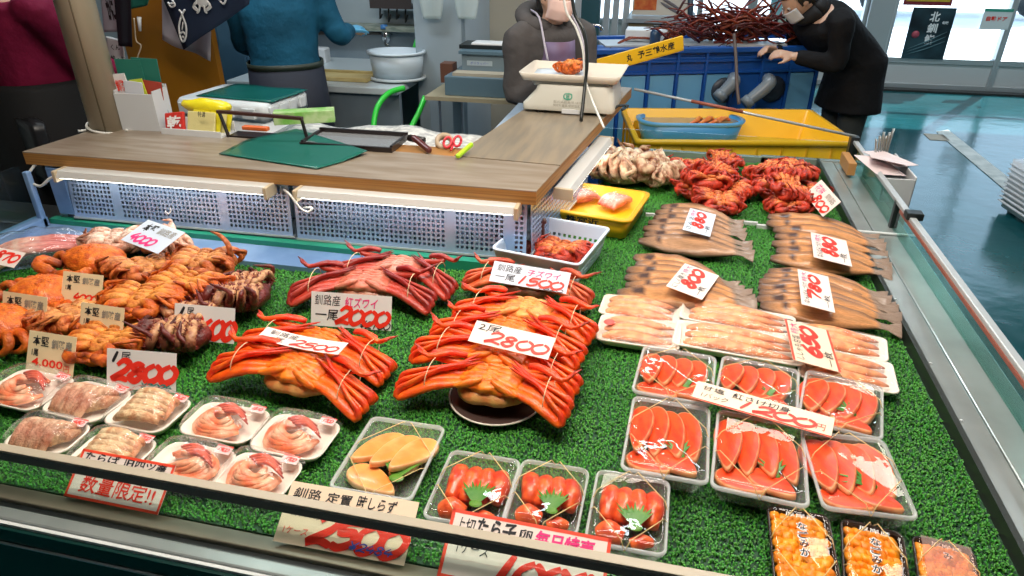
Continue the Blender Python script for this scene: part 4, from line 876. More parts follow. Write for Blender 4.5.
def fill_big(r, w, d, h):
    for k in range(3):
        o = slice_mesh(d * .62, w * .46, .014, k + 70, .15, (1, 1.5, 3)).build('salmon_fillet', m_salm2, r); put(o, (-w * .20 + w * .24 * k, d * .12 - .006 * k, h * .5 + .004 * k), (0, 10, 66 + 4 * k))
    o = slice_mesh(w * .72, d * .34, .014, 75, .2, (1, 1.5, 3)).build('salmon_fillet', m_salm2, r); put(o, (-w * .08, -d * .26, h * .45), (4, 0, 165))
    o = slice_mesh(w * .40, d * .2, .010, 76, .2, (1, 1.5, 3)).build('salmon_fillet', m_salm2, r); put(o, (w * .20, -d * .04, h * .4), (0, 0, 60))
    baran(r, w * .20, -d * .24, h - .004, d * .34, 95, 9)
pack((373, 416), (447, 427), (326, 487), 'large pale plastic box of orange salmon fillets above the long white card', 'packed salmon', 'salmon_box', fill_big, .040, None, 60, lid=False)
m_uni = mat('sea_urchin', (.90, .34, .006), .45, col2=(.82, .22, .003), scale=40, coat=.08, bump=.0006, bscale=260)
def fill_uni(txt, long=False):
    def f(r, w, d, h):
        mb = MB(); ny, nx = (11, 7); random.seed(int(w * 1e5))
        for j in range(ny):
            for i in range(nx):
                x = -w * .36 + w * .72 * (i + .5 * (j % 2) * .7) / (nx - .6); y = -d * .40 + d * .80 * j / (ny - 1)
                mb.ell((x + J(.002), y + J(.002), h * .72 + J(.003)), (w * .115, d * .050 * (1.2 if not long else .9), .009), 12, 7, .25, 140, M=Matrix.Rotation(R(J(30) - (30 if long else 0)), 4, 'Z') @ Matrix.Rotation(R(J(14)), 4, 'X'))
        mb.build('sea_urchin_roe', m_uni, r, kind='stuff')
        MB().box((-w * .36, -d * .41, .004), (w * .36, d * .41, h * .66)).build('roe_layer', m_uni, r, smooth=False)
        for k, ch in enumerate(txt):
            for c_, gr, dz in ((INK['w'], .0016, 0), (INK['k'], 0, .0004)):
                mb = MB(); y0 = d * .28 - d * .105 * k; s_ = d * .085; text(mb, ch, -s_ / 2 - gr, s_ / 2 + gr, y0 - s_ - gr, y0 + gr, h + .0105 + dz, bold=.02 if dz else .075); mb.build('lettering', c_, r, smooth=False)
        mb = MB(); text(mb, 'うに', -w * .2, w * .2, -d * .44, -d * .36, h + .0107); text(mb, '厚岸産', -w * .24, w * .24, d * .34, d * .40, h + .0107); mb.build('small_lettering', INK['w'], r, smooth=False)
    return f
GU = 'black boxes of sea urchin'
pack((772, 506), (834, 517), (769, 588), 'black box of orange sea urchin at the left of the three at the bottom edge', 'packed sea urchin', 'sea_urchin_box', fill_uni('なごみか'), .030, GU, 61, dark=True, rc=.010)
pack((842, 518), (905, 534), (843, 604), 'black box of orange sea urchin in the middle of the three at the bottom edge', 'packed sea urchin', 'sea_urchin_box', fill_uni('なごみか', True), .030, GU, 62, dark=True, rc=.010)
r = pack((910, 534), (972, 550), (925, 612), 'box of sea urchin under a milky film, rightmost at the bottom edge', 'packed sea urchin', 'sea_urchin_box', fill_uni('み'), .030, GU, 63, dark=True, rc=.010)
c, w, d, a = place_rect((910, 534), (972, 550), (925, 612), BED + .03)
MB().box((-w * .40, -d * .42, .0425), (w * .40, d * .44, .043)).build('label_film', clear('milky_film', (1, .93, .9), .95, .15, .12, hcol=(.85, .65, .6)), r, smooth=False)
# ================================================================ BAG
r = empty('plastic_bag', P(30, 262), 'clear plastic bag of pink crab pieces at the far left of the bed', 'bag', rz=R(38))
random.seed(5)
for k in range(7):
    y = -.06 + .02 * k; MB().tube([(-.12 + J(.02), y, .03), (-.02, y + J(.01), .05 + J(.01)), (.07, y * .8, .05), (.15 + J(.02), y * .6, .035)], [.007, .012, .011, .005], 9, 3, lump=.2, lf=80, cols=[(.80, .35, .28), (.85, .60, .45), (.75, .22, .16), (.7, .15, .1)]).build('crab_leg', M_SNOW, r)
MB().ell((-.10, -.03, .035), (.07, .05, .03), 18, 10, .2, 40, cf=lambda q: (.78, .60, .38)).build('crab_body', M_HAIR, r)
def bagf(u, v):
    a = 2 * math.pi * v; t = math.sin(min(1, u * 1.25) * math.pi) ** .5 if u < .75 else .62 - (u - .75) * .4; t = max(t, .05)
    x = -.20 + .47 * u; return (x, .10 * t * math.cos(a) * (1 + .15 * noise.noise(Vector((u * 7, v * 8, 1)))), max(.002, .045 + .048 * t * math.sin(a) * (1 + .4 * noise.noise(Vector((u * 9, v * 9, 4)))) * (1 if u < .75 else .4)))
MB().grid(34, 26, bagf).build('bag_film', clear('bag_film', (.93, .96, 1), .95, .10, .05, bump=.006, bscale=40, hcol=(.75, .85, 1)), r)
# ================================================================ CARDS
C4 = [('T', '本堅', 'k', .10, .44, .64, .90, .012), ('T', '釧路産', 'g', .50, .93, .62, .86, .025), ('T', '1尾', 'k', .10, .24, .38, .56, .02)]
card((-14, 262), (14, 268), (0, 248), BED + .10, 30, 'white card with thick red digits lying on the plastic bag', 'i', [('B', '870', 'r', .1, .92, .25, .85, .16)])
card((121, 240), (158, 254), (146, 219), BED + .095, 18, 'tilted white card with pink digits on the pale pink crabs', 'u', [('H', '本堅', 'k', .12, .42, .55, .9, .02), ('B', '4000', 'p', .08, .7, .12, .45, .09), ('T', '釧路産', 'g', .5, .92, .6, .88)])
card((61, 300), (101, 305), (65, 271), BED + .05, 62, 'cream card on the upper shell-up hair crab, its price hidden', 'c', C4 + [('B', '4000', 'r', .3, .9, .05, .32, .07)])
card((2, 326), (46, 333), (4, 291), BED + .03, 66, 'cream card standing at the left edge, in front of the broad orange hair crab', 'c', C4 + [('B', '3000', 'r', .14, .80, .06, .34, .06), ('T', '円', 'r', .82, .92, .06, .2)])
card((79, 336), (122, 343), (84, 302), BED + .035, 64, 'cream card standing among the golden hair crabs, right of the heap centre', 'c', C4 + [('B', '4000', 'r', .14, .80, .06, .34, .06), ('T', '円', 'r', .82, .92, .06, .2)])
card((26, 369), (73, 377), (33, 330), BED + .012, 62, 'cream card reading 4,000 yen, nearest of the cream cards', 'c', C4 + [('T', '4,000', 'r', .12, .78, .10, .34, .02), ('T', '円', 'r', .80, .92, .08, .24)])
card((174, 338), (234, 344), (177, 303), BED + .02, 66, 'white card with brushed red 3600 and black 1 tail mark', 'w', [('B', '1', 'k', .04, .16, .62, .92, .10), ('H', '尾', 'k', .20, .32, .62, .92), ('B', '3600', 'r', .20, .98, .10, .70, .17)])
card((107, 387), (176, 393), (111, 348), BED + .012, 66, 'white card with brushed red 2800 and teal 3024, in front of the dark spiny crab', 'w', [('B', '1', 'k', .04, .16, .66, .94, .09), ('H', '尾', 'k', .20, .34, .66, .94), ('B', '2800', 'r', .06, .98, .22, .72, .17), ('B', '¥3024', 't', .48, .94, .04, .20, .04)])
card((311, 325), (391, 331), (314, 291), BED + .01, 68, 'white card with 2,000 in red and 2160 in black before the dull red crabs', 'w', [('H', '釧路産', 'k', .04, .36, .62, .92), ('H', '紅ズワイ', 'p', .42, .82, .60, .90, .01), ('H', '一尾', 'k', .05, .34, .18, .50, .01), ('B', '2000', 'r', .30, .96, .12, .60, .13), ('B', '¥2160', 'k', .60, .98, .02, .26, .035)])
card((256, 338), (338, 355), (277, 330), BED + .10, 4, 'flat white card lying across the left pair of orange snow crabs', 'i', [('H', '釧路産', 'k', .08, .42, .55, .90), ('H', '一尾', 'k', .06, .3, .12, .45), ('B', '2500', 'r', .38, .95, .12, .62, .12)], bend=-.006)
card((468, 341), (548, 360), (474, 320), BED + .10, 30, 'white card with red 2800 on the middle pile of snow crabs', 'i', [('H', '2尾', 'k', .06, .34, .60, .94), ('B', '2800', 'r', .18, .96, .14, .64, .12)])
card((489, 281), (566, 294), (495, 261), BED + .085, 42, 'bluish white card with red 1,500 leaning on the white basket', 'u', [('H', '釧路産', 'k', .06, .38, .56, .90), ('H', '子ズワイ', 'p', .46, .88, .54, .86, .01), ('H', '一尾', 'k', .06, .32, .14, .46), ('B', '1500', 'r', .32, .94, .10, .52, .11), ('B', '1620', 'k', .62, .96, .0, .16, .03)])
RF = lambda a, nm: [('B', a, 'r', .18, .90, .36, .72, .13), ('H', nm, 'k', .06, .62, .74, .92), ('H', '特大', 'p', .66, .94, .74, .92), ('H', '一枚', 'k', .06, .40, .08, .28)]
card((710, 237), (716, 215), (682, 230), BED + .06, 8, 'small white card with red 880 on the far left dried fish pile', 'u', RF('880', 'さんま'))
card((702, 300), (719, 276), (661, 290), BED + .055, 8, 'white card with red 800 on the near left dried fish pile', 'i', RF('800', 'にしん開き'))
card((852, 267), (846, 241), (814, 257), BED + .055, 8, 'white card with red 880 turned sideways on the far right dried fish pile', 'i', RF('880', 'なんばんづけ'))
card((835, 313), (828, 277), (800, 306), BED + .06, 8, 'white card with red 780 turned sideways on the near right dried fish pile', 'i', RF('780', 'なんばんづけ'))
card((841, 373), (828, 331), (799, 353), BED + .05, 10, 'card with red side stripes and red 650 across the long fish trays', 'o', RF('650', 'ししゃも甘塩'), edges='tb')
card((805, 194), (823, 217), (816, 178), BED + .06, 50, 'white card with red figures standing askew beside the right far crab heap', 'i', [('H', '花咲', 'p', .08, .42, .5, .86), ('B', '800', 'r', .3, .95, .08, .5, .12), ('T', '釧路', 'g', .55, .92, .6, .88)])
card((691, 398), (831, 438), (697, 381), BED + .066, 10, 'long pale orange card with red 1,200 across the salmon boxes', 'o', [('H', '甘塩', 'k', .05, .22, .60, .86, .01), ('H', '紅さけ切身', 'k', .28, .70, .58, .88, .01), ('H', '1パック', 'k', .06, .26, .20, .46), ('B', '1200', 'r', .30, .88, .16, .62, .14), ('H', '円', 'r', .89, .95, .2, .5)], edges='b')
gz = BED + .004
card((437, 576), (602, 612), (460, 509), gz, 33, 'red-framed card for cod roe leaning behind the front glass', 'i', [('H', '上切', 'k', .04, .16, .70, .90, .015), ('H', 'たら子', 'k', .17, .42, .68, .94, .03), ('H', '卵', 'k', .44, .52, .70, .90, .015), ('H', '毎日特売', 'p', .54, .90, .66, .92, .03), ('H', '1ケース', 'k', .08, .28, .38, .56), ('B', '1000', 'r', .28, .92, -.0, .50, .13)], border=True)
card((273, 541), (404, 566), (302, 482), gz, 33, 'white card with large red 2500 and black characters leaning behind the front glass', 'o', [('H', '釧路', 'k', .04, .26, .74, .92, .01), ('H', '定置', 'k', .30, .50, .74, .92, .01), ('H', '時しらず', 'k', .54, .84, .74, .95, .01), ('H', '甘口切身', 'g', .06, .34, .44, .60), ('H', '1ケース', 'r', .05, .24, .16, .28), ('B', '2500', 'r', .24, .96, .08, .56, .14), ('B', '¥2484', 'b', .56, .90, .08, .22, .025)])
card((64, 496), (158, 515), (87, 449), gz, 38, 'red-framed card with pink characters leaning behind the front glass at the left', 'i', [('H', 'たらば', 'k', .05, .42, .78, .96, .02), ('H', '旧四ツ産', 'k', .48, .92, .78, .96, .02), ('H', '数量限定!!', 'r', .12, .90, .14, .50, .01)], border=True)
# ================================================================ ON AND AROUND THE COUNTER
q = P(110, 129, WD)
r = empty('round_pole', (q.x - .01, q.y + .01, WD), 'beige round pole standing on the left end of the counter', 'pole')
m_pole = mat('pole_beige', (.50, .44, .33), .42, col2=(.44, .38, .28), scale=5, stretch=(3, 3, .5))
MB().lathe([(.0, 0), (.062, 0), (.062, CZ - WD), (0, CZ - WD)], 28).build('shaft', m_pole, r)
for a in (200, 300): MB().tube([(.063 * math.cos(R(a)), .063 * math.sin(R(a)), .0), (.063 * math.cos(R(a)), .063 * math.sin(R(a)), CZ - WD)], .003, 6).build('seam', mat('pole_seam', (.22, .18, .12), .6), r)
pts = [(q.x + .07 * math.cos(R(a)) - .01, q.y + .07 * math.sin(R(a)) + .01, WD + .06 - .0002 * a) for a in range(150, 400, 25)]
cable([P(78, 131, WD + .005), P(88, 129, WD + .005)] + [Vector(p) for p in pts] + [P(126, 130, WD + .005)], .0045, m_cab, 'cream cable wound round the foot of the beige pole', sub=4)
# leaflet holder
q = P(140, 131, WD); r = empty('leaflet_holder', (q.x, q.y + .05, WD), 'white box of leaflets beside the foot of the beige pole', 'leaflet holder', rz=R(4))
MB().box((-.075, -.045, 0), (.075, -.041, .13)).box((-.075, .041, 0), (.075, .045, .15)).box((-.075, -.041, 0), (-.071, .041, .14)).box((.071, -.041, 0), (.075, .041, .14)).box((-.071, -.041, 0), (.071, .041, .004)).build('box', mat('holder_white', (.60, .62, .64), .4), r, smooth=False)
for k, (x, h, y, c, nm, rot) in enumerate(((-.045, .23, .030, (.02, .16, .12), 'green_folder', 0), (.01, .235, .034, (.02, .16, .12), 'green_folder', 2), (-.035, .19, -.02, (.75, .72, .72), 'white_leaflet', -5), (0, .165, -.028, (.65, .68, .74), 'pale_leaflet', 5), (.02, .17, .0, (.55, .62, .05), 'yellow_green_leaflet', -8), (.045, .16, .01, (.40, .05, .03), 'red_leaflet', 6), (.058, .155, .02, (.12, .25, .3), 'dark_leaflet', -3))):
    put(MB().box((-.05 if k != 4 else -.03, 0, 0), (.02 if k > 1 else .05, .003, h)).build(nm, mat('leaf_%d' % k, c, .5), r, smooth=False), (x, y, .004), (0, rot, 0))
o = MB(); text(o, '釧路', -.035, .0, 0, .04, 0, .02); o = o.build('lettering', INK['r'], r, smooth=False); put(o, (-.035, -.024, .135), (90, -5, 0))
# little tray with packets
q = P(192, 136, WD); r = empty('packet_tray', (q.x, q.y + .03, WD), 'white tray with a red packet and yellow packets beside the leaflet holder', 'packet tray', rz=R(-1))
MB().box((-.12, -.03, 0), (.12, .05, .006)).box((-.12, -.034, 0), (.12, -.03, .022)).box((-.12, .05, 0), (.12, .054, .04)).build('tray', m_wplast, r, smooth=False)
put(MB().box((-.04, 0, 0), (.04, .012, .07)).build('red_packet', mat('packet_red', (.62, .04, .03), .35), r, smooth=False, bevel=.004), (-.075, -.02, .006), (-22, -8, 0))
o = MB(); text(o, '乾', -.03, .03, 0, .045, 0, .03); put(o.build('lettering', INK['w'], r, smooth=False), (-.072, -.022, .02), (68, -8, 0))
for k in range(4): put(MB().box((-.055, 0, 0), (.055, .008, .075)).build('yellow_packet', mat('packet_yellow_%d' % (k % 2), ((.70, .62, .28), (.75, .66, .03))[k % 2], .35, bump=.002, bscale=40), r, smooth=False, bevel=.003), (.03 + .008 * k, -.02 + .016 * k, .008), (-20, 3 * k, 0))
MB().ell((.02, .055, .085), (.105, .03, .028), 18, 10, .25, 30).build('yellow_pouch', mat('pouch_yellow', (.80, .68, .02), .25, bump=.003, bscale=30), r)
o = MB(); text(o, '特選', -.015, .015, 0, .018, 0, .01); put(o.build('lettering', INK['k'], r, smooth=False), (.055, -.03, .07), (68, 0, 0))
# styrofoam box with green mat
m_sty = mat('styrofoam', (.66, .70, .72), .6, bump=.0008, bscale=200)
c, w, d, a = rect((235, 84), (319, 91), (163, 97), 1.0); r = empty('styrofoam_box', (c.x, c.y, .62), 'big white styrofoam box with a green sheet on its lid, behind the counter', 'styrofoam box', rz=a)
MB().loops([ring(w * .93, d * .93, .02, 0), ring(w * .97, d * .97, .02, .31)]).build('body', m_sty, r); MB().loops([ring(w, d, .025, .31), ring(w, d, .025, .365), ring(w - .02, d - .02, .02, .38)]).build('lid', m_sty, r)
mb = MB()
for k in range(4): mb.box((w / 2 - .005, -d * .4 + d * .22 * k, .32), (w / 2 + .010, -d * .4 + d * .22 * k + d * .12, .365)).box((-w * .45 + w * .24 * k, -d / 2 - .010, .32), (-w * .45 + w * .24 * k + w * .14, -d / 2 + .005, .365))
mb.build('lid_lugs', m_sty, r, smooth=False, bevel=.003)
MB().grid(12, 8, lambda u, v: ((u - .40) * w * .86, (v - .42) * d * .80, .384 + .003 * math.sin(u * 9) * math.sin(v * 7))).build('green_sheet', mat('dark_green_sheet', (.005, .10, .085), .25), r, solid=.002)
r2 = empty('work_table', (c.x, c.y, 0), 'low steel table carrying the styrofoam box behind the counter', 'table', rz=a)
MB().box((-w * .55, -d * .5, .58), (w * .55, d * .5, .62)).build('table_top', m_steel, r2, smooth=False)
for x in (-1, 1):
    for y in (-1, 1): MB().box((x * w * .5 - .02, y * d * .45 - .02, 0), (x * w * .5 + .02, y * d * .45 + .02, .58)).build('leg', m_steel, r2, smooth=False)
# black frame stand, black tray, green sheet
m_blk = mat('black_frame', (.018, .012, .012), .3)
a_, b_ = P(229, 137, WD), P(308, 142, WD); u = (b_ - a_); r = empty('frame_stand', a_, 'black frame stand rising over the green sheet on the counter', 'frame stand', rz=math.atan2(u.y, u.x)); L = u.length
MB().bar((0, 0, 0), (-.02, 0, .088), .012, .006).build('left_leg', m_blk, r, smooth=False); MB().bar((L, 0, 0), (L - .012, 0, .080), .012, .006).build('right_leg', m_blk, r, smooth=False)
MB().bar((-.026, 0, .088), (L - .008, 0, .080), .014, .010).build('top_bar', mat('brown_bar', (.06, .022, .018), .3), r, smooth=False); MB().box((0, .0, 0), (L, .06, .006)).build('foot_plate', m_blk, r, smooth=False)
a_, b_ = P(300, 147, WD), P(392, 153, WD); u = (b_ - a_); r = empty('black_tray', a_, 'flat black tray with a clear cover on the counter, right of the frame stand', 'tray', rz=math.atan2(u.y, u.x)); L = u.length
mb = MB().box((0, 0, 0), (L, .16, .006)).box((0, 0, .006), (L, .010, .016)).box((0, .15, .006), (L, .16, .026)).box((0, .01, .006), (.01, .15, .02)).box((L - .01, .01, .006), (L, .15, .02)); mb.build('frame', m_blk, r, smooth=False)
MB().box((.012, .012, .012), (L - .012, .148, .013)).build('clear_cover', clear('tray_cover', (.8, .85, .9), .95, .08, .12), r, smooth=False)
MB().tube([(L + .01, .14, .012), (L + .07, .12, .012)], .012, 10).build('hinge', m_blk, r)
pl = [P(*p, WD) for p in ((219, 155), (247, 141), (297, 134), (368, 155), (342, 163), (317, 170))]; cc_ = sum(pl, Vector()) / 6
r = [Vector((p.x - cc_.x, p.y - cc_.y, .003 + (.014 if i in (2,) else 0) + (.010 if i == 3 else 0))) for i, p in enumerate(pl)]
mb = MB(); mb.add([Vector((0, 0, .003))] + r, [(0, i + 1, (i + 1) % 6 + 1) for i in range(6)]); o = mb.build('green_sheet', mat('green_plastic_sheet', (.008, .115, .085), .28), solid=.002); o.location = cc_ + Vector((0, 0, .001))
k_ = o.modifiers.new('sub', 'SUBSURF'); k_.subdivision_type = 'SIMPLE'; k_.levels = k_.render_levels = 3; tag(o, 'dark green plastic sheet with curled edge lying on the counter', 'plastic sheet')
MB_ = P(275, 165, WD)
q = P(250, 133, WD); r = tag(MB().box((-.05, -.012, 0), (.05, .012, .014)).build('orange_packet', mat('packet_orange', (.7, .14, .03), .4), smooth=False, bevel=.003), 'small orange packet lying left of the green sheet', 'packet'); r.location = q + Vector((-.0, .04, 0))
a_ = P(288, 131, WD); o = MB().box((-.11, -.03, 0), (.11, .03, .045)).build('green_box', mat('green_box', (.18, .46, .08), .4, col2=(.45, .6, .3), scale=20), smooth=False, bevel=.002); o.location = a_ + Vector((-.0, .13, -.0)); o.rotation_euler.z = R(25); tag(o, 'bright green and white carton behind the black frame stand', 'carton')
# newspaper and tools at the inner corner
a_ = D(445, 140, 2.42); a_.z = .94
o = MB().grid(14, 8, lambda u, v: ((u - .5) * .75, (v - .5) * .3, .012 * math.sin(u * 9 + v * 3) + .005 * math.sin(u * 23))).build('newspaper', mat('newsprint', (.66, .66, .62), .7, col2=(.36, .36, .36), scale=38), solid=.002); o.location = (-1.07, 2.40, .95); tag(o, 'crumpled newspaper spread behind the counter corner', 'newspaper')
o = MB().box((-.42, -.16, 0), (.42, .16, .03)).box((-.40, -.14, -.9), (-.36, -.10, 0)).box((.36, -.14, -.9), (.40, -.10, 0)).build('low_shelf', m_steel, smooth=False); o.location = (-1.11, 2.40, .905); tag(o, 'steel shelf under the crumpled newspaper', 'shelf')
def bar_thing(name, a, b, w, h, m, label, cat): o = MB().bar(a, b, w, h).build(name, m, smooth=False, bevel=min(w, h) * .3); return tag(o, label, cat)
bar_thing('marker_pen', P(457, 157, WD + .01), P(472, 144, WD + .03), .014, .014, mat('lime_marker', (.45, .75, .03), .35), 'lime green marker pen at the inner corner of the counter', 'pen')
bar_thing('knife_handle', P(413, 137, WD + .03), P(430, 151, WD + .01), .018, .018, mat('dark_red_handle', (.10, .02, .02), .35), 'dark red tool handle beside the tape rolls', 'tool')
q = P(441, 149, WD + .0); 
o = MB().lathe([(.018, -.010), (.032, -.010), (.032, .010), (.018, .010), (.018, -.010)], 28).build('tape_roll', mat('brown_tape', (.42, .32, .22), .25)); o.location = q + Vector((0, .04, .012)); o.rotation_euler = (R(38), 0, R(20)); tag(o, 'roll of brown tape standing behind the counter corner', 'tape')
mb = MB(); q = P(449, 150, WD + .005)
for s in (-1, 1): mb.tube([q + Vector((s * .013 * math.cos(t) + s * .014, .04 + .012 * math.sin(t) + .01 * s, .016 + .014 * math.sin(t))) for t in np.linspace(0, 6.28, 15)], .0045, 7)
mb.tube([q + Vector((0, .05, .004)), q + Vector((.01, -.01, .004))], .004, 6); tag(mb.build('scissors', mat('red_grip', (.62, .03, .05), .35)), 'red-handled scissors standing at the inner corner of the counter', 'scissors')
# ---- scale on the wing
a_, b_ = P(522, 112, WD), P(613, 118, WD); u = b_ - a_; an = math.atan2(u.y, u.x) ; L = u.length; c0 = a_.lerp(b_, .5)
m_scale = mat('scale_cream', (.62, .61, .54), .35); r = empty('weighing_scale', c0, 'cream weighing scale with a flat pan on the counter wing', 'weighing scale', rz=an)
hw = L / 2
mb = MB(); mb.loops([ring(L * 1.0, .26, .02, .012, 4), ring(L * 1.0, .26, .02, .035, 4), [(x * (.96 if x > 0 else .74), y * .93 + .006, .085) for x, y, z in ring(L, .26, .03, 0, 4)], [(x * (.92 if x > 0 else .70), y * .88 + .006, .108) for x, y, z in ring(L, .26, .03, 0, 4)]])
mb.v = [(x, y + .13, z) for x, y, z in mb.v]; mb.build('housing', m_scale, r, bevel=.003)
for x in (-.3, .3):
    for y in (.03, .22): MB().lathe([(0, 0), (.014, 0), (.016, .014), (0, .014)], 12, c=(x * L, y, 0)).build('foot', m_dark, r)
MB().box((-.02, -.004, .006), (.05, .01, .022)).build('level_plate', m_wplast, r, smooth=False)
MB().loops([[(x, y + .14, z) for x, y, z in ring(L * .80, .22, .02, .100)], [(x, y + .14, z) for x, y, z in ring(L * .86, .23, .02, .122)]]).build('pan_support', mat('scale_grey', (.34, .36, .36), .3, .3), r)
mb = MB(); mb.loops([[(x, y + .14, z) for x, y, z in ring(L * 1.02, .26, .02, .122)], [(x, y + .14, z + .022 * min(1, abs(x) / (L * .5)) ** 4) for x, y, z in ring(L * 1.10, .28, .02, .128)], [(x, y + .14, z + .022 * min(1, abs(x) / (L * .5)) ** 4) for x, y, z in ring(L * 1.09, .27, .02, .131)], [(x, y + .14, z) for x, y, z in ring(L * 1.0, .25, .02, .127)]]); mb.build('pan', mat('pan_cream', (.70, .64, .55), .3), r)
put(MB().box((-.055, -.002, -.02), (.055, .002, .02)).build('display_window', mat('display_grey', (.16, .2, .2), .2), r, smooth=False), (hw * .86, .13, .062), (62, 0, 90))
o = MB(); brush(o, 'o', -.014, .014, -.014, .014, 0, .004, 0); text(o, 'E', -.006, .006, -.007, .007, 0, .02); put(o.build('emblem', mat('emblem_green', (.05, .38, .25), .5), r, smooth=False), (.0, .0060, .070), (80, 0, 0))
o = MB(); text(o, '型式承認番号 はかり', -.055, .07, 0, .009, 0, .0); text(o, '特定計量器 使用地区 1区', -.055, .07, -.013, -.004, 0, 0); put(o.build('lettering', INK['g'], r, smooth=False), (0, -.0015, .045), (80, 0, 0))
q = c0 + Matrix.Rotation(an, 3, 'Z') @ Vector((-.02, .13, .131)); stout_crab('hair', 'small orange crab being weighed on the scale pan', q, R(70), .72, True)
o = MB().grid(6, 4, lambda u, v: ((u - .5) * .20, (v - .5) * .16, .002 + .004 * math.sin(u * 7))).build('paper_sheet', mat('sheet_blue_white', (.62, .70, .78), .5), solid=.001); o.location = q + Vector((-.04, 0, -.003)); o.rotation_euler.z = an + .1; tag(o, 'pale blue paper under the crab on the scale pan', 'paper')
cable([D(569, -40, 2.72), D(574, 10, 2.70), D(584, 32, 2.68), D(587, 60, 2.66), D(585, 85, 2.64), P(581, 121, WD + .006)], .0065, m_dark, 'black cable hanging down in front of the weighing scale')
cable([D(562, -20, 2.75), D(566, 10, 2.74), D(576, 28, 2.72), D(583, 50, 2.68), D(585, 78, 2.65), D(592, 100, 2.62), P(604, 128, WD + .004)], .0045, m_cab, 'white cable hanging in front of the weighing scale')
cable([P(612, 112, WD + .01), P(618, 106, WD + .03), P(628, 106, WD + .012), P(622, 110, WD + .01)], .005, m_dark, 'short black plug cable on the right edge of the wing')
# yellow plank with writing
a_, b_ = D(606, 61, 3.35), D(674, 42, 3.55); u = (b_ - a_); M = Matrix.Translation(a_) @ u.to_track_quat('X', 'Z').to_matrix().to_4x4()
r = bpy.data.objects.new('yellow_plank', None); SC.collection.objects.link(r); r.matrix_world = M; tag(r, 'yellow plank with black brushed characters jutting over the scale pan', 'plank'); L = u.length
MB().box((-.12, -.05, -.034), (L + .02, -.035, .030)).box((-.12, -.05, -.036), (L + .02, .04, -.030)).build('board', mat('plank_yellow', (.90, .52, .02), .35), r, smooth=False)
o = MB(); text(o, '予三鶴水産', L * .38, L * .92, -.018, .018, 0, .02); text(o, '丸', L * .22, L * .30, -.018, .018, 0, .03); put(o.build('lettering', INK['k'], r, smooth=False), (0, -.0508, 0), (90, 0, 0))
# ---- yellow crate behind the case with blue bowl of crab
c, w, d, a = rect((640, 104), (812, 104), (632, 141), .70); c.z = .34
p1, p2 = P(628, 141, .70), P(848, 143, .70); p3 = P(636, 104, .70)
w = (p2 - p1).length; an = math.atan2((p2 - p1).y, (p2 - p1).x); cc_ = (p1 + p2) / 2 + Vector((-.02, .36, 0)); cc_.z = .38
crate('fish_crate', cc_, w, .66, .32, m_yel, 'big yellow plastic crate behind the far end of the display case', 'crate', rz=an, ribs=7, rim=.03, tap=.92, t=.012)
o = MB().box((-w / 2, -.33, 0), (w / 2, .33, .03)).build('crate_stand', m_steel, smooth=False); o.location = (cc_.x, cc_.y, .34); o.rotation_euler.z = an; tag(o, 'steel shelf under the big yellow crate', 'shelf')
mb = MB()
for x in (-1, 1):
    for y in (-1, 1): mb.box((x * (w / 2 - .04) - .02, y * .28 - .02, 0), (x * (w / 2 - .04) + .02, y * .28 + .02, .34))
o2 = mb.build('frame_legs', m_steel, o, smooth=False); o2.location.z = -.34
q = P(690, 121, .66); r = empty('blue_basin', (q.x, q.y + .02, .60), 'blue oval basin of water and orange crab pieces inside the yellow crate', 'basin', rz=an)
MB().loops([ring(.50, .22, .09, -.12, 6), ring(.60, .27, .12, .07, 6), ring(.57, .24, .11, .07, 6), ring(.50, .20, .09, -.10, 6)]).build('body', mat('basin_blue', (.04, .24, .52), .35), r)
MB().loops([ring(.60, .27, .12, .055, 6), ring(.62, .29, .13, .07, 6), ring(.57, .24, .11, .074, 6)], False, False).build('rim', mat('basin_rim', (.08, .32, .60), .35), r)
MB().loops([ring(.575, .245, .11, .052, 6)], True, False).build('water', mat('murky_water', (.22, .17, .10), .05, spec=.8), r, smooth=False)
for k in range(9): MB().tube([(-.02 + .02 * k, -.05 + J(.03), .045), (.03 + .022 * k, J(.05), .066), (.06 + .022 * k, .04 + J(.02), .050)], [.008, .013, .006], 8, 3, lump=.2, lf=80, cols=[(.7, .2, .05), (.8, .3, .08), (.6, .12, .03)]).build('crab_piece', M_SNOW, r)
# ---- big blue fish tank
a_, b_ = P(588, 50, .98), P(824, 46, .98); u = b_ - a_; w = u.length; an = math.atan2(u.y, u.x) ; cc_ = (a_ + b_) / 2
m_blue = mat('tank_blue', (.01, .085, .36), .35); m_blue2 = mat('tank_pale_panel', (.16, .42, .68), .4)
r = empty('insulated_tub', (cc_.x, cc_.y, 0), 'large blue ribbed fish tub behind the yellow crate', 'tub', rz=an)
dd = .52; MB().box((-w / 2, 0, .12), (w / 2, dd, .93)).build('body', m_blue, r, smooth=False, bevel=.01)
mb = MB().box((-w / 2 - .015, -.03, .955), (w / 2 + .015, .02, .985)).box((-w / 2 - .015, dd - .02, .955), (w / 2 + .015, dd + .03, .985)).box((-w / 2 - .015, 0, .955), (-w / 2 + .04, dd, .985)).box((w / 2 - .04, 0, .955), (w / 2 + .015, dd, .985)).box((-w / 2, 0, .93), (w / 2, .01, .96)); mb.build('rim', m_blue, r, smooth=False, bevel=.004)
mb = MB()
for k in range(9): x = -w / 2 + .02 + (w - .04) * k / 8; mb.box((x - .008, -.022, .14), (x + .008, 0, .955))
mb.box((-w / 2, -.02, .90), (w / 2, 0, .912)).box((-w / 2, -.02, .83), (w / 2, 0, .842)).build('ribs', m_blue, r, smooth=False)
